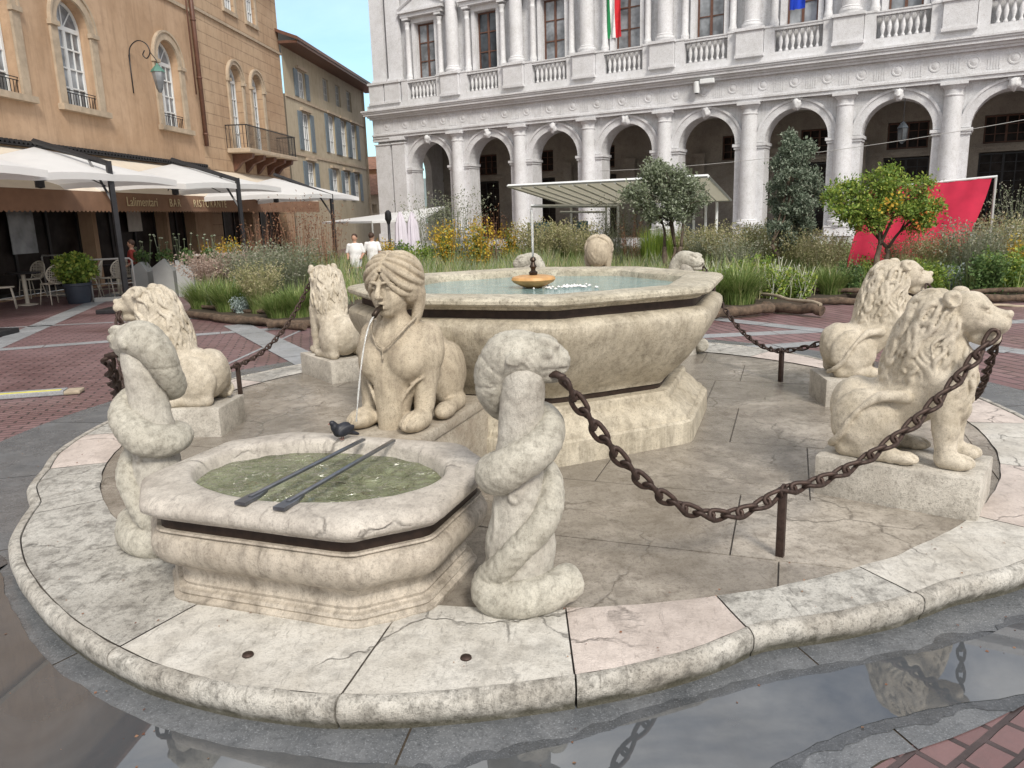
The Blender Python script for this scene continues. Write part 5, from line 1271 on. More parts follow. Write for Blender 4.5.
umbrella('white cantilever parasol whose dark post stands just right of the potted shrub',108,161,15.9,34,147,16.4,1.85,.62)
umbrella('middle white cantilever parasol in front of the café lettering',237,178,21.0,172,164,21.6,2.0,.6)
umbrella('farthest white cantilever parasol, leaning post beside the red berried stems',331,194,26.5,274,178,27.0,2.1,.62)
umbrella('white parasol canopy at the far left edge of the terrace',-60,140,12.6,-128,130,13.2,1.7,.6)
# chairs
CG='cream café chairs with round perforated backs'
def make_chair():
    t=thing('cafe_chair','x','chair',(0,0,0),0,CG); m=MT['chairw']
    mb=MB(); mb.lathe([(0,.44),(.20,.44),(.225,.452),(.22,.468),(0,.472)],24,cap=False); mb.build('seat',m,t,True)
    mb=MB(); vs=[]
    def bk(u,v): # u,v in -1..1 on the disc
        return (-.20-.05*(1-u*u)-.08*(v+1)/2,u*.235,.66+v*.21)
    loop=[bk(math.cos(a),math.sin(a)) for a in np.linspace(0,2*math.pi,29)[:-1]]; mb.tube(loop,.014,6,closed=True)
    for k in range(-5,6):
        s_=k/5.6; c_=math.sqrt(1-s_*s_)
        mb.tube([bk(s_+.0*w_,c_*w_) for w_ in np.linspace(-1,1,7)],.0075,4); mb.tube([bk(c_*w_,s_) for w_ in np.linspace(-1,1,7)],.0075,4)
    mb.build('backrest',m,t,True)
    for x,y,xx,yy in ((.15,.15,.2,.2),(.15,-.15,.2,-.2),(-.15,.15,-.24,.2),(-.15,-.15,-.24,-.2)):
        mb=MB(); mb.tube([(x,y,.45),(xx,yy,0)],.013,6)
        if x<0: mb.tube([(x,y,.45),(-.235,y*1.1,.60)],.013,6)
        mb.build('leg',m,t,True)
    mb=MB(); mb.tube([(.17,.17,.2),(-.2,-.18,.2)],.009,5); mb.tube([(.17,-.17,.2),(-.2,.18,.2)],.009,5); mb.build('stretcher',m,t,True)
    return t
c0=make_chair()
spots=[((55,304),150,'cream café chair with its perforated round back to us beside the potted shrub'),((6,309),30,'cream chair at the left edge of the photo, front of the dark table'),((33,298),250,'cream chair behind the dark café table'),((2,297),300,'cream chair behind the table at the very left edge'),
 ((92,298),200,'cream chair half hidden behind the blue pot'),((112,297),170,'cream chair seen through the left glass screen frame'),((130,295),120,'cream chair behind the screen beside the seated person'),((-12,300),80,'cream chair partly outside the left of the photo'),((185,293),200,'cream chair behind the grey planters'),((232,292),160,'cream chair behind the tall grasses')]
for i,(p,a,l) in enumerate(spots):
    o=c0 if i==0 else copy_tree(c0); o['label']=l; o.location=G(*p); o.rotation_euler=(0,0,R(a)); 
    o.scale=(1.05,1.05,1.05)
TG='dark café tables'
tb=thing('cafe_table','round dark café table with a pale leg at the left edge','table',G(28,305),0,TG)
mb=MB(); mb.lathe([(0,.72),(.36,.72),(.37,.735),(.36,.75),(0,.75)],32,cap=False); mb.build('tabletop',MT['darkmetal'],tb,40)
mb=MB(); mb.lathe([(.045,.03),(.045,.72)],12); mb.build('pedestal',MT['chairw'],tb); mb=MB(); mb.lathe([(.22,0),(.22,.02),(.05,.04)],20); mb.build('foot',MT['chairw'],tb)
for p,l in (((120,293),'café table behind the glass screen'),((205,291),'café table behind the grey planters')):
    o=copy_tree(tb); o['label']=l; o.location=G(*p)
# screens (railings)
SG='pale framed screens round the terrace'
def screen(label,a,b,h,deep=.0):
    p=G(*a);q=G(*b); d=q-p; L_=d.length; t=thing('terrace_screen',label,'screen',p,math.atan2(d.y,d.x),SG)
    mb=MB(); mb.tube([(0,0,.0),(0,0,h-.05),(.05,0,h),(L_-.05,0,h),(L_,0,h-.05),(L_,0,0)],.022,8); mb.tube([(0,0,h*.42),(L_,0,h*.42)],.012,6); mb.build('frame',MT['rail'],t,True)
    mb=MB(); mb.bevbox(.03,L_-.03,-.06,.06,0,.10,.01); mb.build('foot_board',MT['rail'],t)
screen('pale framed screen standing right behind the potted shrub',(94,302),(137,300),.98)
screen('pale framed screen left of the potted shrub, chairs behind it',(48,296),(90,297),1.05)
screen('low framed screen behind the grey planters',(186,294),(232,291),.95)
# pot with round shrub
def cards(mb,c,rx,ry,rz,n,size,rs,up=.3,shell=.55):
    for _ in range(n):
        while True:
            v=Vector((rs.uniform(-1,1),rs.uniform(-1,1),rs.uniform(-1,1)))
            if v.length<=1 and v.length>rs.random()*shell: break
        p=Vector((c[0]+v.x*rx,c[1]+v.y*ry,c[2]+v.z*rz)); d=Vector((rs.gauss(0,1),rs.gauss(0,1),rs.gauss(up,1))).normalized(); s=size*rs.uniform(.6,1.3)
        a=d.cross(Vector((rs.gauss(0,1),rs.gauss(0,1),rs.gauss(0,1)))).normalized()*s*.38
        mb.add([p,p+d*s*.5+a,p+d*s,p+d*s*.5-a],[(0,1,2,3)])
p=G(80,303); t=thing('potted_shrub','bright green round shrub in a dark blue pot by the café chairs','potted plant',p)
mb=MB(); mb.lathe([(.23,0),(.25,.05),(.29,.40),(.31,.41),(.31,.47),(.27,.47),(.26,.43),(0,.43)],28,cap=False); mb.build('pot',MT['bluepot'],t,40)
mb=MB(); rs=random.Random(2); cards(mb,(0,0,.80),.48,.48,.36,2600,.085,rs); mb.build('foliage',MT['lgreen'],t); mb=MB()
for i in range(6): a=i; mb.tube([(0,0,.42),(.15*math.cos(a),.15*math.sin(a),.75)],.012,5)
mb.build('stems',MT['bark'],t)
# grey zigzag planters with stems
for i,(px,w_) in enumerate(((146,.42),(169,.50),(190,.40),(214,.40))):
    p=G(px,296); t=thing('planter_box',['grey box planter with a slanted top, leftmost of the four','wide grey planter with the highest point, second of four','grey planter third from the left, grasses behind','rightmost grey planter beside the long grasses'][i],'planter',p,R(-6+4*i),'grey slant topped planters along the terrace')
    h1,h2=((.70,.85),(.72,.92),(.88,.70),(.80,.62))[i]
    mb=MB(); pts=[(-w_/2,0),(w_/2,0),(w_/2,h1*.86),(w_*.1,h2),(-w_/2,h1)]; nn=5
    mb.add([(x,-.16,z) for x,z in pts]+[(x,.16,z) for x,z in pts],[tuple(range(5)),tuple(range(5,10))]+[(k,(k+1)%5,5+(k+1)%5,5+k) for k in range(5)]); mb.build('box',MT['greyplanter'],t)
    mb=MB(); rs=random.Random(i); cards(mb,(0,.05,.95),.22,.15,.18,260,.07,rs); mb.build('leaves',MT['ldark'],t)
    mb=MB()
    for k in range(9):
        x=rs.uniform(-.2,.2); xx=x+rs.uniform(-.15,.15); hh=rs.uniform(1.15,1.5); mb.tube([(x,0,.7),(xx,0,hh)],.005,4); mb.lathe([(0,hh-.02),(.03,hh),(.03,hh+.015),(0,hh+.03)],6,(xx,0),cap=False)
    mb.build('flower_stems',MT['lolive'],t)
# ---------------------------------------------------------------- people
def person(label,px,py_head,Y,zfoot,shirt,hair=True,sit=False,rz=0,phone=False):
    hd=AT(px,py_head,Y); hgt=1.68; t=thing('person',label,'person',(hd.x,Y,hd.z-hgt if zfoot is None else zfoot),rz)
    S=Sdf((-.35,-.5,-.01),(.35,.5,1.75),.016)
    S.ell((0,0,1.56),(.095,.08,.12),None,.02); S.cone((0,0,1.36),(0,0,1.48),.055,.05,.02); S.ell((.085,0,1.545),(.02,.014,.02),None,.01)
    for y in (-1,1):
        S.ell((0,y*.082,1.55),(.02,.012,.03),None,.008)
        if sit: S.cone((0,y*.1,.52),(.42,y*.11,.52),.09,.065,.03); S.cone((.42,y*.11,.5),(.42,y*.11,.08),.06,.042,.02); S.ell((.48,y*.11,.04),(.12,.045,.04),None,.02)
        else: S.cone((0,y*.09,.90),(.02,y*.10,.48),.095,.065,.04); S.cone((.02,y*.10,.48),(-.01,y*.10,.07),.06,.04,.02); S.ell((.05,y*.10,.035),(.12,.045,.035),None,.02)
        S.cone((0,y*.19,1.33),(-.02,y*.25,1.06),.05,.038,.04); S.cone((-.02,y*.25,1.06),(.14,y*.20,.92),.036,.028,.02); S.ell((.19,y*.19,.91),(.055,.02,.035),None,.02)
    S.ell((0,0,.95 if not sit else .6),(.11,.16,.13),None,.05); S.ell((0,0,1.18 if not sit else 1.0),(.115,.175,.24 if not sit else .4),None,.06)
    V,Fc=S.mesh(); o=npmesh('body',V,Fc,MT['skin'],t)
    T=Sdf((-.35,-.5,.3),(.35,.5,1.5),.016); T.ell((0,0,1.15),(.135,.19,.25),None,.06)
    if sit: T.ell((0,0,.85),(.14,.185,.33),None,.05)
    T.ell((0,0,1.16),(.13,.19,.2),None,.06); T.ell((0,0,1.32),(.10,.2,.08),None,.05)
    for y in (-1,1): T.cone((0,y*.19,1.33),(-.02,y*.255,1.12),.065,.055,.04)
    T.ell((0,0,.98),(.13,.175,.12),None,.05); npmesh('shirt',*T.mesh(),shirt,t)
    T=Sdf((-.35,-.5,-.01),(.6,.5,1.1),.016); T.ell((0,0,.90 if not sit else .55),(.125,.172,.12),None,.04)
    for y in (-1,1):
        if sit: T.cone((0,y*.1,.52),(.42,y*.11,.52),.1,.078,.03); T.cone((.42,y*.11,.5),(.42,y*.11,.12),.072,.055,.02)
        else: T.cone((0,y*.09,.90),(.02,y*.10,.48),.105,.078,.03); T.cone((.02,y*.10,.48),(-.01,y*.10,.09),.072,.055,.02)
    npmesh('trousers',*T.mesh(),MT['trouser'],t)
    T=Sdf((-.2,-.15,1.4),(.2,.15,1.75),.012); T.ell((-.02,0,1.595),(.102,.09,.105),None,.02); T.ell((.10,0,1.53),(.085,.10,.105),None,.01,'s'); npmesh('hair',*T.mesh(),MT['hair'],t)
    return t
person('person in a white shirt facing us behind the far left lion',355,247,20,0,MT['shirt'],sit=True,rz=R(-95)).scale=(.84,.84,.80)
person('person in a white shirt turned away, right of the one facing us',372,243,21,0,MT['shirt'],sit=True,rz=R(80)).scale=(.84,.84,.80)
o=person('person in a red top sitting at a café table behind the planters',131,246,19.5,-.42,MT['redshirt'],sit=False,rz=R(200))
o.location.z=0; hd=AT(131,246,19.5); o.location.x=hd.x; o.scale=(.82,.82,.82)
# folded lilac parasols, street lamp head, far awning
for i,(px,lab) in enumerate(((400,'left one of two closed lilac grey parasols'),(412,'right one of two closed lilac grey parasols'))):
    top=AT(px,215,24+.3*i); t=thing('closed_parasol',lab,'parasol',(top.x,top.y,0),0,'closed lilac parasols')
    mb=MB(); vs=[];fs=[]; K=40
    for z,r_ in ((top.z+.1,.03),(top.z,.07),(top.z-.25,.14),(top.z-.7,.17),(top.z-1.05,.22),(top.z-1.25,.24)):
        for k in range(K): a=2*math.pi*k/K; q=r_*(1+.22*math.cos(8*a+z)); vs.append((q*math.cos(a),q*math.sin(a),z))
    for j in range(5):
        for k in range(K): fs.append((j*K+k,j*K+(k+1)%K,(j+1)*K+(k+1)%K,(j+1)*K+k))
    mb.add(vs,fs); mb.build('cloth',MT['lilac'],t,True); mb=MB(); mb.tube([(0,0,0),(0,0,top.z+.15)],.025,8); mb.build('pole',MT['rail'],t)
p=AT(388,214,23); t=thing('lamp_post','short black lamp post left of the closed parasols','street lamp',(p.x,p.y,0)); mb=MB(); mb.tube([(0,0,0),(0,0,p.z-.3)],.04,8); mb.build('post',MT['darkmetal'],t,True)
mb=MB(); mb.lathe([(.04,p.z-.3),(.07,p.z-.2),(.10,p.z-.15),(.09,p.z+.05),(.03,p.z+.11)],12); mb.build('lamp_head',MT['darkmetal'],t,40)
t=thing('market_awning','wide slanting white awning roof behind the people at the palace corner','awning',(0,0,0)); P=[AT(322,222,31),AT(372,221,26),AT(420,219,26),AT(444,206,30),AT(395,213,34),AT(330,221,36)]
t.location=(P[1].x,P[1].y,0); off=Vector((P[1].x,P[1].y,0)); Q=[q-off for q in P]; mb=MB(); mb.add([tuple(q) for q in Q]+[tuple(q-Vector((0,0,.07))) for q in Q],[tuple(range(6)),tuple(range(6,12))]+[(i,(i+1)%6,6+(i+1)%6,6+i) for i in range(6)]); mb.build('canopy',MT['white'],t)
for q in (Q[1],Q[2],Q[3],Q[4]):
    mb=MB(); mb.tube([(q.x,q.y,0),(q.x,q.y,q.z-.05)],.03,6); mb.build('pole',MT['rail'],t)

# ---------------------------------------------------------------- pavilion
t=thing('pavilion','flat slatted cream canopy on white posts with teal posters, behind the olive tree','pavilion',(0,0,0)); A0=AT(508,186,22.5);A1=AT(708,176,19.5);A2=AT(731,200,24.0);A3=AT(565,204,27.0)
of=Vector((A0.x,A0.y,0)); t.location=of; zc=A2.z+.05; Qs=[Vector((q.x,q.y,q.z))-of for q in (A0,A1,A2,A3)]
mb=MB()
for i in range(4):
    a,b=Qs[i],Qs[(i+1)%4]; mb.tube([tuple(a),tuple(b)],.045,4)
mb.build('frame',MT['whitewood'],t)
mb=MB(); mb.add([tuple(q+Vector((0,0,-.02))) for q in Qs]+[tuple(q+Vector((0,0,.02))) for q in Qs],[(0,1,2,3),(4,5,6,7)]); mb.build('roof_cloth',MT['canopy'],t)
for k in range(1,14):
    u=k/14; a=Qs[0].lerp(Qs[1],u); b=Qs[3].lerp(Qs[2],u); mb=MB(); mb.tube([tuple(a-Vector((0,0,.06))),tuple(b-Vector((0,0,.06)))],.022,4); mb.build('slat',MT['whitewood'],t)
for px,Y in ((531,25.0),(571,25.6),(606,25.2),(618,24.6),(684,24.2),(694,24),(706,23.8),(717,23.6)):
    g0=AT(px,200,Y)-of; mb=MB(); mb.box(g0.x-.035,g0.x+.035,g0.y-.035,g0.y+.035,0,zc-.1); mb.build('post',MT['whitewood'],t)
mb=MB(); a=AT(531,206,25)-of;b=AT(618,206,24.6)-of; mb.tube([tuple(a),tuple(b)],.05,4); a=AT(560,212,25.4)-of;b=AT(606,212,25.2)-of; mb.tube([tuple(a),tuple(b)],.035,4); mb.build('crossbar',MT['whitewood'],t)
for (x0,x1,y0,y1,Y,mk) in ((528,552,222,250,25.2,'poster'),(577,588,221,247,25.4,'poster'),(685,700,224,242,24.0,'curtglass')):
    a=AT(x0,y1,Y)-of;b=AT(x1,y0,Y)-of; mb=MB(); mb.box(a.x,b.x,a.y-.02,a.y+.02,a.z,b.z); mb.build('poster_panel',MT[mk],t)
# pink cloth on poles
t=thing('pink_canopy','large bright pink cloth slung from a pole behind the small green tree','canopy',(0,0,0)); C=[AT(866,189,17.5),AT(992,177,16.2),AT(962,262,15.4),AT(845,276,16.0)]
of=Vector((C[0].x,C[0].y,0)); t.location=of; C=[c-of for c in C]; C[2].z=.5; C[3].z=.15
mb=MB(); vs=[];fs=[]; K=30
for j in range(K+1):
    for i in range(K+1):
        u,v=i/K,j/K; a=C[0].lerp(C[1],u); b=C[3].lerp(C[2],u); q=a.lerp(b,v); q.y+= .17*math.sin(u*19+3*v)*v+.07*math.sin(u*43+v*4)*v; q.z-=.20*math.sin(math.pi*v)*.8+.03*math.sin(u*40); vs.append(q)
for j in range(K):
    for i in range(K): a=j*(K+1)+i; fs.append((a,a+1,a+K+2,a+K+1))
mb.add(vs,fs); mb.build('cloth',MT['pink'],t,True)
mb=MB(); mb.tube([tuple(C[0]),tuple(C[1]+(C[1]-C[0])*.04)],.026,8); mb.build('crossbar',MT['whitewood'],t)
for q in (C[0],C[1]+(C[1]-C[0])*.03):
    mb=MB(); mb.tube([(q.x,q.y,0),(q.x,q.y,q.z)],.026,8); mb.build('pole',MT['rail'],t)

# ---------------------------------------------------------------- planting
def blades(n,h,spread,lean,w,rs,base=.18,tip=False,droop=.5):
    mb=MB()
    for _ in range(n):
        a=rs.uniform(0,6.283); r_=base*math.sqrt(rs.random()); x,y=r_*math.cos(a),r_*math.sin(a); hh=h*rs.uniform(.55,1.1); a2=a+rs.gauss(0,.6); l=lean*rs.uniform(.2,1.2)*hh
        wx,wy=-math.sin(a2)*w,math.cos(a2)*w; P=[]
        for u in (0,.4,.75,1.0):
            q=l*(u**1.8); P.append((x+q*math.cos(a2),y+q*math.sin(a2),hh*(u-droop*.35*u*u*l/hh*1.2)))
        vs=[]; 
        for k,p in enumerate(P): ww=(1,.9,.6,.08)[k]; vs+=[(p[0]-wx*ww,p[1]-wy*ww,p[2]),(p[0]+wx*ww,p[1]+wy*ww,p[2])]
        mb.add(vs,[(0,1,3,2),(2,3,5,4),(4,5,7,6)])
        if tip:
            p=P[-1]; 
            for k in range(tip):
                d=Vector((rs.gauss(0,.5),rs.gauss(0,.5),rs.uniform(-.2,1))).normalized()*.05; q=Vector(P[-2]).lerp(Vector(p),rs.random()*1.2); s=d.cross(Vector((rs.gauss(0,1),1,0))).normalized()*.012
                mb.add([q,q+d*.5+s,q+d,q+d*.5-s],[(0,1,2,3)])
    return mb
def leafy(n,h,r,size,rs,stems=10,top=True):
    mb=MB()
    for s_ in range(stems):
        a=rs.uniform(0,6.28); q=r*.5*rs.random(); x0,y0=q*math.cos(a),q*math.sin(a); x1,y1=x0+r*rs.uniform(-.7,.7),y0+r*rs.uniform(-.7,.7); hh=h*rs.uniform(.6,1.05)
        mb.tube([(x0,y0,0),((x0+x1)/2+.02,(y0+y1)/2,hh*.5),(x1,y1,hh)],[.008,.006,.003],4)
        for k in range(n//stems):
            u=rs.random()**.8; p=Vector((x0+(x1-x0)*u,y0+(y1-y0)*u,hh*u))+Vector((rs.gauss(0,.05),rs.gauss(0,.05),rs.gauss(0,.04)))
            d=Vector((rs.gauss(0,1),rs.gauss(0,1),rs.gauss(.4,.8))).normalized(); s=size*rs.uniform(.6,1.3); w_=d.cross(Vector((rs.gauss(0,1),rs.gauss(0,1),rs.gauss(0,1)))).normalized()*s*.28
            mb.add([p,p+d*s*.5+w_,p+d*s,p+d*s*.5-w_],[(0,1,2,3)])
    return mb
protos={}
def proto(kind):
    if kind in protos: return protos[kind]
    rs=random.Random(hash(kind)%1000 if False else sum(map(ord,kind)))
    L=[]
    if kind=='green_grass': L=[('blades',blades(900,.62,.3,.75,.006,rs,.22),'lgrass')]
    elif kind=='tall_green': L=[('blades',blades(800,1.45,.3,.22,.007,rs,.30),'lgreen')]
    elif kind=='tan_grass': L=[('blades',blades(500,.75,.3,.6,.004,rs,.22),'lgrass'),('plumes',blades(420,1.15,.3,.45,.0035,rs,.2,6),'ltan')]
    elif kind=='pink_grass': L=[('blades',blades(500,.55,.3,.7,.005,rs,.22),'lgrass'),('plumes',blades(420,.95,.3,.6,.003,rs,.22,8),'lpink')]
    elif kind=='hazy_grass': L=[('blades',blades(700,1.1,.3,.5,.0035,rs,.25,2),'lpurple'),('base_leaves',blades(400,.6,.3,.6,.005,rs,.25),'lolive')]
    elif kind=='yellow_flower': L=[('stems',leafy(700,1.05,.35,.07,rs,26),'lgrass'),('flowers',leafy(900,1.3,.42,.07,rs,30),'lyellow')]
    elif kind=='rusty_stems': L=[('stems',blades(85,1.8,.3,.25,.005,rs,.3,5),'lrust'),('base_leaves',leafy(500,.8,.35,.07,rs,16),'lolive')]
    elif kind=='purple_stems': L=[('stems',blades(190,1.7,.3,.35,.004,rs,.28,5),'lpurple'),('base_leaves',leafy(300,.7,.3,.06,rs,12),'lgrass')]
    elif kind=='leafy_bush': L=[('foliage',leafy(1900,.85,.5,.075,rs,40),'ldark')]
    elif kind=='light_bush': L=[('foliage',leafy(1700,.75,.5,.07,rs,36),'lgreen')]
    elif kind=='silver_bush': L=[('foliage',leafy(1000,.5,.32,.06,rs,26),'lgrey')]
    elif kind=='white_flower': L=[('foliage',leafy(1300,.55,.45,.06,rs,30),'lgreen'),('flowers',leafy(60,.66,.45,.035,rs,30),'lwhite')]
    t=thing(kind+'_plant','x','plant',(0,0,-50),0)
    for nme,mb_,m in L: mb_.build(nme,MT[m],t)
    protos[kind]=[t,False]; return protos[kind]
PGp='plants in the garden beds round the square'
def plant(kind,px,py,label,sc=1.0,sz=1.0):
    pr=proto(kind)
    if not pr[1]: o=pr[0]; pr[1]=True
    else: o=copy_tree(pr[0])
    g_=G(px,py); o.location=(g_.x,g_.y,.05); o.rotation_euler=(0,0,rnd.uniform(0,6)); o.scale=(sc,sc,sc*sz); o['label']=label; o['group']=PGp; return o
# beds: soil mound + log edging
def bed(px,z=.10):
    pts=[G(*p) for p in px]; mb=MB(); mb.prism([(p.x,p.y) for p in pts],0.001,z); struct(mb.build('planting_soil',MT['soil'],None))
bed([(188,316),(240,324),(300,328),(345,322),(400,300),(400,272),(300,268),(215,285)])
bed([(560,330),(690,318),(790,308),(850,298),(1080,302),(1150,262),(800,248),(400,262),(330,275),(420,310)],.08)
LG='rough logs edging the planting beds'
def log(label,a,b,r_,z=None,bare=False):
    p=G(*a);q=G(*b); z=r_ if z is None else z; d=q-p; t=MB(); K=14; pts=[];rad=[]
    for i in range(K+1):
        u=i/K; v=p.lerp(q,u)-p; v.z=z*.8+.05*mnoise.noise(Vector((u*3,a[0],0))); v.x+=.05*mnoise.noise(Vector((u*2,a[0],3))); v.y+=.05*mnoise.noise(Vector((u*2,a[0],7))); pts.append(v); rad.append(r_*.62*(1+.35*mnoise.noise(Vector((u*9,a[1],1)))))
    t.tube(pts,rad,9); o=t.build('edging_log',MT['barepole'] if bare else MT['log'],None,50); o.location=(p.x,p.y,0); tag(o,label,'log',LG)
log('dark log at the left end of the left planting bed, nearest the café',(186,318),(262,326),.10); log('log in the middle of the left bed edging under the silver plant',(215,322),(305,331),.09); log('log ending beside the chain at the right of the left bed',(268,330),(345,326),.10); log('thin upper log lying on the left bed edging',(200,314),(300,323),.06,.19)
log('thick log right behind the right tip of the big basin',(690,322),(772,315),.13); log('log end pointing at us right of the pale pole',(764,312),(822,318),.13); log('long log edging behind the far right lion',(806,306),(905,304),.10); log('long thin log at the right edge of the bed',(885,305),(1060,302),.10); log('upper log behind the far right lion',(812,298),(930,300),.07,.2); log('upper log at the right end of the right bed',(925,302),(1070,297),.07,.19); log('pale peeled pole slanting down from the bed over the logs',(762,306),(820,318),.045,.26,True); log('short pale pole lying low at the far right',(975,308),(1070,306),.04,.04,True)
R2=random.Random(11)
def word(px):
    return px
left=[('green_grass',205,313,1.0,'green arching grass tuft at the left end of the left bed'),('green_grass',232,316,1.05,'green arching grass beside the silver plant in the left bed'),('silver_bush',243,318,.7,'small silver leaved plant at the edge of the left bed'),('pink_grass',218,302,1.1,'pinkish feathery grass at the back left of the left bed'),('pink_grass',240,300,1.05,'pinkish feathery grass in the middle of the left bed'),
('hazy_grass',272,312,1.05,'tall hazy grey grass in the middle of the left bed'),('hazy_grass',292,308,1.15,'tall hazy grass left of the far left lion'),('green_grass',300,322,1.0,'low green grass at the right front of the left bed'),('green_grass',325,320,.9,'low green grass touching the far left lion'),('hazy_grass',255,305,1.1,'tall hazy grass behind the silver plant'),('tan_grass',262,318,.8,'dry tan grass by the bed logs in front of the hazy grass'),('green_grass',280,323,.8,'grass tuft hanging over the left bed logs'),
('rusty_stems',265,290,1.0,'tall red brown seed stems under the middle parasol'),('rusty_stems',300,285,1.25,'tall red brown seed stems at the leaning parasol post'),('yellow_flower',235,287,1.0,'yellow flowers behind the grey planters'),('yellow_flower',215,288,.9,'yellow flowers under the café lettering'),('leafy_bush',308,296,.85,'dark leafy bush left of the people'),('leafy_bush',322,303,.6,'dark leafy bush behind the far left lion'),('rusty_stems',328,284,1.1,'red brown stems between the parasol post and the person')]
for k,px,py,s,l in left: plant(k,px,py,l,s)
row=[('yellow_flower',388,278,.85,'yellow flowered plant under the closed parasols'),('leafy_bush',398,276,1.1,'dark bush below the closed parasols'),('light_bush',420,276,1.2,'light green bush right of the closed parasols'),('purple_stems',432,272,1.3,'tall thin purple stems at the left of the rear bed'),('yellow_flower',447,276,1.2,'yellow orange plant by the left palace columns'),('purple_stems',462,270,1.4,'tallest purple stems in front of the second palace arch'),('yellow_flower',480,276,1.25,'yellow flowers above the left rim of the big basin'),('rusty_stems',492,272,1.0,'reddish stems left of the nozzle'),('yellow_flower',512,272,1.1,'yellow plant left of the nozzle jet'),('tan_grass',540,276,1.25,'tan grass right of the nozzle jet'),('hazy_grass',556,274,1.1,'hazy grass before the teal posters'),('tan_grass',574,275,1.2,'tan grass left of the rear sphinx head'),('hazy_grass',600,272,1.1,'hazy grass behind the rear sphinx head'),('purple_stems',618,272,1.15,'pinkish stems right of the rear sphinx head'),('rusty_stems',632,273,.85,'red brown stems left of the bright green reeds'),
('tall_green',652,275,.85,'bright green reeds behind the big basin, left clump'),('tall_green',668,275,.85,'bright green reeds behind the big basin, right clump'),('tan_grass',690,275,1.0,'tan grass right of the bright reeds'),('hazy_grass',708,280,1.0,'hazy grass above the right tip of the basin'),('tan_grass',725,282,1.1,'tan grass below the pavilion posts'),('tall_green',752,278,.85,'bright reeds left of the dark trunked shrub'),('tan_grass',770,280,1.1,'tan grass at the foot of the blue green tree'),('tan_grass',795,284,1.0,'tan grass right of the blue green tree foot'),('leafy_bush',812,286,.8,'dark bush between the two trees'),('rusty_stems',832,284,.6,'reddish stems left of the orange fruited tree'),('silver_bush',845,292,.9,'silver flowering plant at the foot of the orange fruited tree'),
('white_flower',722,305,1.1,'white flowered clump at the log behind the basin tip'),('green_grass',738,308,1.2,'long green grass spilling over the log right of the basin'),('green_grass',712,308,1.0,'long green grass right beside the basin tip'),('white_flower',770,302,1.1,'white flowered clump above the pale pole'),('light_bush',752,298,1.0,'light green plant behind the white flowers'),('white_flower',795,302,.9,'white flowered clump left of the far right lion'),('green_grass',830,298,.9,'green grass left of the far right lion'),('leafy_bush',850,297,.7,'low dark plant behind the far right lion head'),('light_bush',872,292,.8,'light low plant under the orange fruited tree'),
('green_grass',915,296,1.1,'green grass right of the far right lion head'),('tan_grass',900,290,.8,'tan grass in front of the pink cloth'),('tan_grass',935,290,.9,'tan grass at the lower edge of the pink cloth'),('light_bush',930,298,.8,'light green plant over the right logs'),('silver_bush',945,294,1.0,'silver blue plant above the near right lion head'),('hazy_grass',968,292,1.15,'hazy purple grey grass right of the pink cloth'),('rusty_stems',975,280,.8,'red brown seed stems behind the hazy grass at right'),('leafy_bush',985,298,.9,'dark plant over the logs near the right edge'),('light_bush',1008,296,1.0,'light green plant near the right edge'),('tan_grass',1000,282,1.1,'tan grass before the barred palace window'),('purple_stems',1015,278,1.1,'purple stems at the right edge'),('yellow_flower',1020,292,.8,'yellow plant at the right edge'),('tan_grass',820,292,.9,'tan grass behind the log between the trees'),('hazy_grass',735,292,.95,'hazy grass behind the long green grass')]
for k,px,py,s,l in row: plant(k,px,py,l,s)
# filler growth in the beds that nobody could count
mb=MB(); fl=[MB(),MB(),MB()]
def inpoly(x,y,P):
    c=False; j=len(P)-1
    for i in range(len(P)):
        if (P[i].y>y)!=(P[j].y>y) and x<(P[j].x-P[i].x)*(y-P[i].y)/(P[j].y-P[i].y)+P[i].x: c=not c
        j=i
    return c
for poly,nn in (([(196,312),(260,320),(340,316),(395,285),(395,272),(300,272),(215,290)],1500),([(400,290),(560,308),(690,308),(790,302),(860,296),(1060,298),(1130,265),(800,256),(420,266)],7000)):
    P=[G(*p) for p in poly]; xs=[p.x for p in P]; ys=[p.y for p in P]; k=0
    while k<nn:
        x=R2.uniform(min(xs),max(xs)); y=R2.uniform(min(ys),max(ys))
        if not inpoly(x,y,P): continue
        k+=1; m_=fl[0 if R2.random()<.5 else (1 if R2.random()<.6 else 2)]; cl=mnoise.noise(Vector((x*.6,y*.6,0)))
        for _ in range(5):
            hh=R2.uniform(.15,.7)*(1+.6*cl); a=R2.uniform(0,6.28); l=hh*R2.uniform(.1,.6); w_=.008; px_,py_=x+R2.gauss(0,.06),y+R2.gauss(0,.06)
            m_.add([(px_-w_,py_,.06),(px_+w_,py_,.06),(px_+l*.5*math.cos(a)+w_*.7,py_+l*.5*math.sin(a),.06+hh*.6),(px_+l*.5*math.cos(a)-w_*.7,py_+l*.5*math.sin(a),.06+hh*.6),(px_+l*math.cos(a),py_+l*math.sin(a),.06+hh)],[(0,1,2,3),(3,2,4)])
for m_,mt,lb in zip(fl,('lgrass','ltan','lolive'),('green undergrowth filling the garden beds','dry undergrowth filling the garden beds','grey green undergrowth filling the garden beds')):
    tag(m_.build('undergrowth',MT[mt]),lb,'undergrowth',kind='stuff')

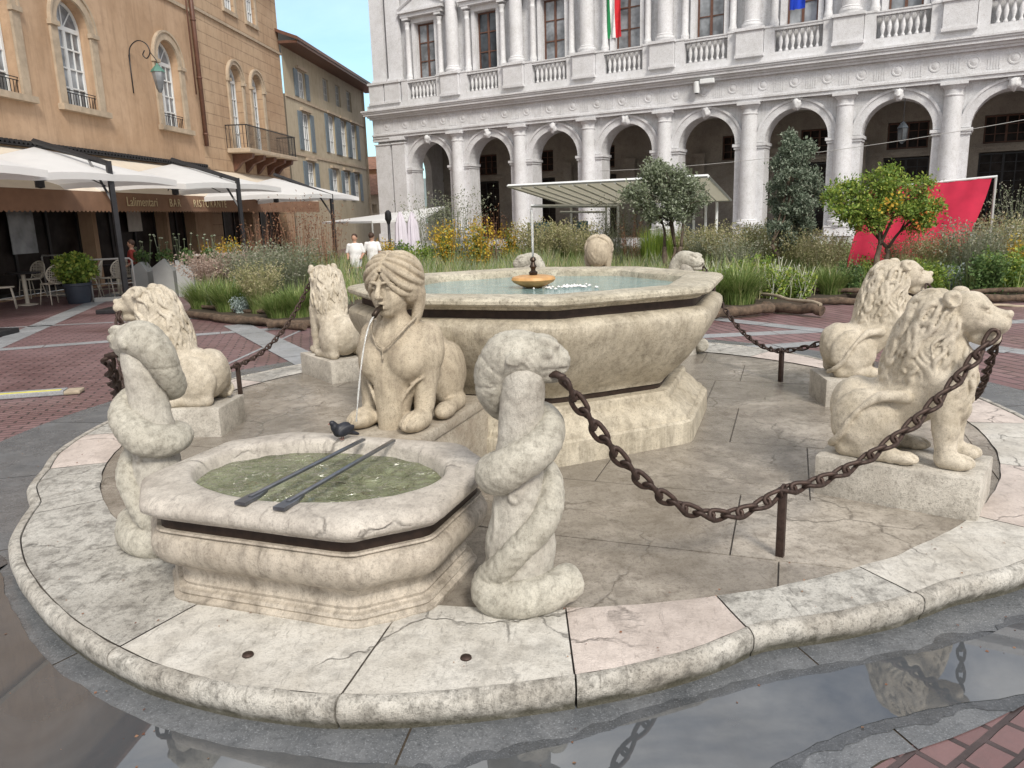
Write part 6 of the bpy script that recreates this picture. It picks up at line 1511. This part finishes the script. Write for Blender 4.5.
# ---------------------------------------------------------------- trees
def tree(name,label,px,py,H0,trunk_r,crown,lm,nleaf,size,seed,stems=1,leafsp=.0,droop=0,extra=None,branch_n=26,sub=3):
    """crown: list of ellipsoids (x,y,z,rx,ry,rz) in metres around the base"""
    rs=random.Random(seed); b=G(px,py); t=thing(name,label,'tree',(b.x,b.y,.0)); mb=MB(); tips=[]
    for s_ in range(stems):
        a=rs.uniform(0,6.28) if stems>1 else 0; 
        p=Vector((.12*math.cos(a)*(stems>1),.12*math.sin(a)*(stems>1),0)); pts=[p.copy()]; rad=[trunk_r*1.35]
        dirv=Vector((.35*math.cos(a)*(stems>1),.35*math.sin(a)*(stems>1),1)).normalized(); K=8
        for k in range(K):
            dirv=(dirv+Vector((rs.gauss(0,.22),rs.gauss(0,.22),.15))).normalized(); p=p+dirv*H0/K; pts.append(p.copy()); rad.append(trunk_r*(1-.45*(k+1)/K)*(1+.12*rs.gauss(0,1)))
        mb.tube(catmull([tuple(q) for q in pts],3),list(np.interp(np.linspace(0,len(pts)-1,(len(pts)-1)*3+1),range(len(pts)),rad)),9); tips.append((p.copy(),rad[-1]))
    leaves=MB(); per=nleaf//(branch_n*len(crown))
    for (cx,cy,cz,rx,ry,rz) in crown:
        s0,r0=rs.choice(tips); cc_=Vector((cx,cy,cz)); m0_=s0.lerp(cc_,.5)+Vector((rs.gauss(0,.08),rs.gauss(0,.08),rs.gauss(-.03,.04))); limb=[Vector(q) for q in catmull([tuple(s0),tuple(m0_),tuple(cc_)],5)]
        mb.tube(limb,[r0*(.75-.45*i/(len(limb)-1)) for i in range(len(limb))],7)
        for _ in range(branch_n):
            while True:
                v=Vector((rs.uniform(-1,1),rs.uniform(-1,1),rs.uniform(-1,1)))
                if .25<v.length<=1: break
            e_=Vector((cx+v.x*rx,cy+v.y*ry,cz+v.z*rz)); s0=limb[rs.randrange(len(limb)//2,len(limb))]; m_=s0.lerp(e_,.5)+Vector((rs.gauss(0,.06),rs.gauss(0,.06),rs.gauss(.03,.05)))
            mb.tube([tuple(s0),tuple(m_),tuple(e_)],[r0*.28,r0*.18,.005],5)
            # twigs carrying clumped leaves
            for _s in range(sub):
                te=e_+Vector((rs.gauss(0,1),rs.gauss(0,1),rs.gauss(.25-droop,.8))).normalized()*rs.uniform(.10,.30)*(rx+rz)*.42; mb.tube([tuple(e_),tuple(te)],[.007,.003],3)
                for _l in range(max(1,per//sub)):
                    u=rs.random(); q=e_.lerp(te,u)+Vector((rs.gauss(0,.05),rs.gauss(0,.05),rs.gauss(0,.05)))*(1+leafsp); d=((te-e_).normalized()*.8+Vector((rs.gauss(0,.8),rs.gauss(0,.8),rs.gauss(.1-droop,.8)))).normalized(); s=size*rs.uniform(.6,1.3)
                    w_=d.cross(Vector((rs.gauss(0,1),rs.gauss(0,1),rs.gauss(0,1)))).normalized()*s*.22
                    leaves.add([q,q+d*s*.5+w_,q+d*s,q+d*s*.5-w_],[(0,1,2,3)])
    mb.build('trunk',MT['bark'],t,True); leaves.build('crown',MT[lm],t); return t,tips
tree('olive_tree','grey green olive tree with a wide crown in front of the pavilion',664,287,.95,.085,[(-.40,0,1.95,.55,.5,.42),(.42,0,1.95,.55,.5,.42),(0,0,2.25,.62,.5,.38),(.1,0,1.7,.6,.5,.3),(-.15,0,2.5,.35,.35,.22)],'lolive',15000,.075,4,3,.3)
tree('tall_shrub','tall dark blue green shrub tree between the pavilion and the pink cloth',788,284,1.0,.05,[(0,0,1.3,.48,.45,.5),(.05,0,1.85,.58,.5,.55),(0,0,2.35,.5,.45,.5),(.05,0,2.85,.28,.28,.4)],'lspruce',24000,.07,9,5,.1)
tt,_=tree('orange_fruited_tree','small bright green tree with orange tinged leaves before the pink cloth',874,294,.95,.075,[(-.60,0,1.75,.52,.5,.33),(.45,0,1.8,.58,.5,.38),(0,0,2.0,.65,.55,.33),(-.25,0,1.5,.5,.45,.25),(.75,0,1.5,.33,.4,.3)],'lgreen',17000,.07,21,2,.25)
mb=MB(); rs=random.Random(3)
for c in ((.85,-.2,1.70),(.7,-.35,1.45),(.9,0,1.9),(.5,-.45,1.3)): cards(mb,c,.14,.12,.12,18,.055,rs)
mb.build('orange_leaves',MT['lorange'],tt); mb=MB()
for c in ((.05,-.5,1.75),(-.12,-.5,1.62)): cards(mb,c,.24,.14,.12,36,.055,rs)
mb.build('yellow_leaves',MT['lyellow'],tt)

# fallen leaves and grit on the stone
mb=MB(); rs=random.Random(8)
for i in range(230):
    f=rs.uniform(195,345); r_=Rout(f)+rs.uniform(-.55,.75); z_=.121 if r_<Rout(f)-.06 else .0105
    if abs(r_-Rout(f)+.01)<.06: continue
    p=W(r_*math.cos(R(f)),r_*math.sin(R(f)),z_); a=rs.uniform(0,6.28); l=rs.uniform(.004,.016); w_=l*.4
    d=Vector((math.cos(a),math.sin(a),0)); n_=Vector((-d.y,d.x,0)); mb.add([p,p+d*l*.5+n_*w_+Vector((0,0,.003)),p+d*l+Vector((0,0,.001)),p+d*l*.5-n_*w_],[(0,1,2,3)])
tag(mb.build('leaf_litter',MT['lrust']),'tiny fallen leaves and grit scattered on the stone','leaf litter',kind='stuff')

# ---------------------------------------------------------------- sky and sun
w=bpy.data.worlds.new('World'); scene.world=w; w.use_nodes=True; nt=w.node_tree; bg=nt.nodes['Background']
SUN_EL,SUN_AZ=42,160    # azimuth clockwise from +Y (north): light from behind left
sky=nt.nodes.new('ShaderNodeTexSky'); sky.sky_type='NISHITA'; sky.sun_disc=False; sky.sun_elevation=R(SUN_EL); sky.sun_rotation=R(SUN_AZ); sky.air_density=1.0; sky.dust_density=1.0
tc=nt.nodes.new('ShaderNodeTexCoord'); mp=nt.nodes.new('ShaderNodeMapping'); mp.inputs['Scale'].default_value=(1,1,2.6); nt.links.new(tc.outputs['Generated'],mp.inputs[0])
n1=noise(nt,mp.outputs[0],1.9,8,.58,.5)
cf=ramp(nt,n1,[(.36,g(0)),(.56,g(1))])
sep=nt.nodes.new('ShaderNodeSeparateXYZ'); nt.links.new(tc.outputs['Generated'],sep.inputs[0])
low=ramp(nt,sep.outputs[2],[(.02,g(.75)),(.15,g(0))])
# an opening in the cloud towards the north-west street
dv=nt.nodes.new('ShaderNodeVectorMath'); dv.operation='DOT_PRODUCT'; gd=ray(315,60).normalized(); dv.inputs[1].default_value=gd[:]; nt.links.new(tc.outputs['Generated'],dv.inputs[0])
gap=ramp(nt,dv.outputs['Value'],[(.95,g(1)),(.985,g(.3))])
cf=math_(nt,'MULTIPLY',cf,gap)
cf=math_(nt,'MAXIMUM',cf,math_(nt,'MULTIPLY',low,.5))
cc=ramp(nt,noise(nt,mp.outputs[0],4.5,6,.6,.3),[(.3,(7.4,7.3,7.4)),(.75,(12.2,12.0,11.6))])
tint=mix(nt,ramp(nt,dv.outputs['Value'],[(.80,g(0)),(.95,g(1))]),sky.outputs[0],mix(nt,1.0,sky.outputs[0],(1.0,1.6,1.72),'MULTIPLY'))
col=mix(nt,cf,tint,cc); nt.links.new(col,bg.inputs[0]); bg.inputs[1].default_value=.095
sl=bpy.data.lights.new('sun','SUN'); sl.energy=2.5; sl.angle=R(14); sl.color=(1,.94,.85); so=bpy.data.objects.new('sun',sl); COL.objects.link(so)
az=R(SUN_AZ); dirs=Vector((math.sin(az)*math.cos(R(SUN_EL)),math.cos(az)*math.cos(R(SUN_EL)),math.sin(R(SUN_EL)))); so.rotation_euler=dirs.to_track_quat('Z','Y').to_euler(); so.location=dirs*30
vs_=scene.view_settings; vs_.view_transform='Standard'; vs_.look='None'; vs_.exposure=.40; vs_.gamma=1
# prototypes never placed are dropped
for k,(o,used) in list(protos.items()):
    if not used:
        for c in list(o.children): bpy.data.objects.remove(c)
        bpy.data.objects.remove(o)
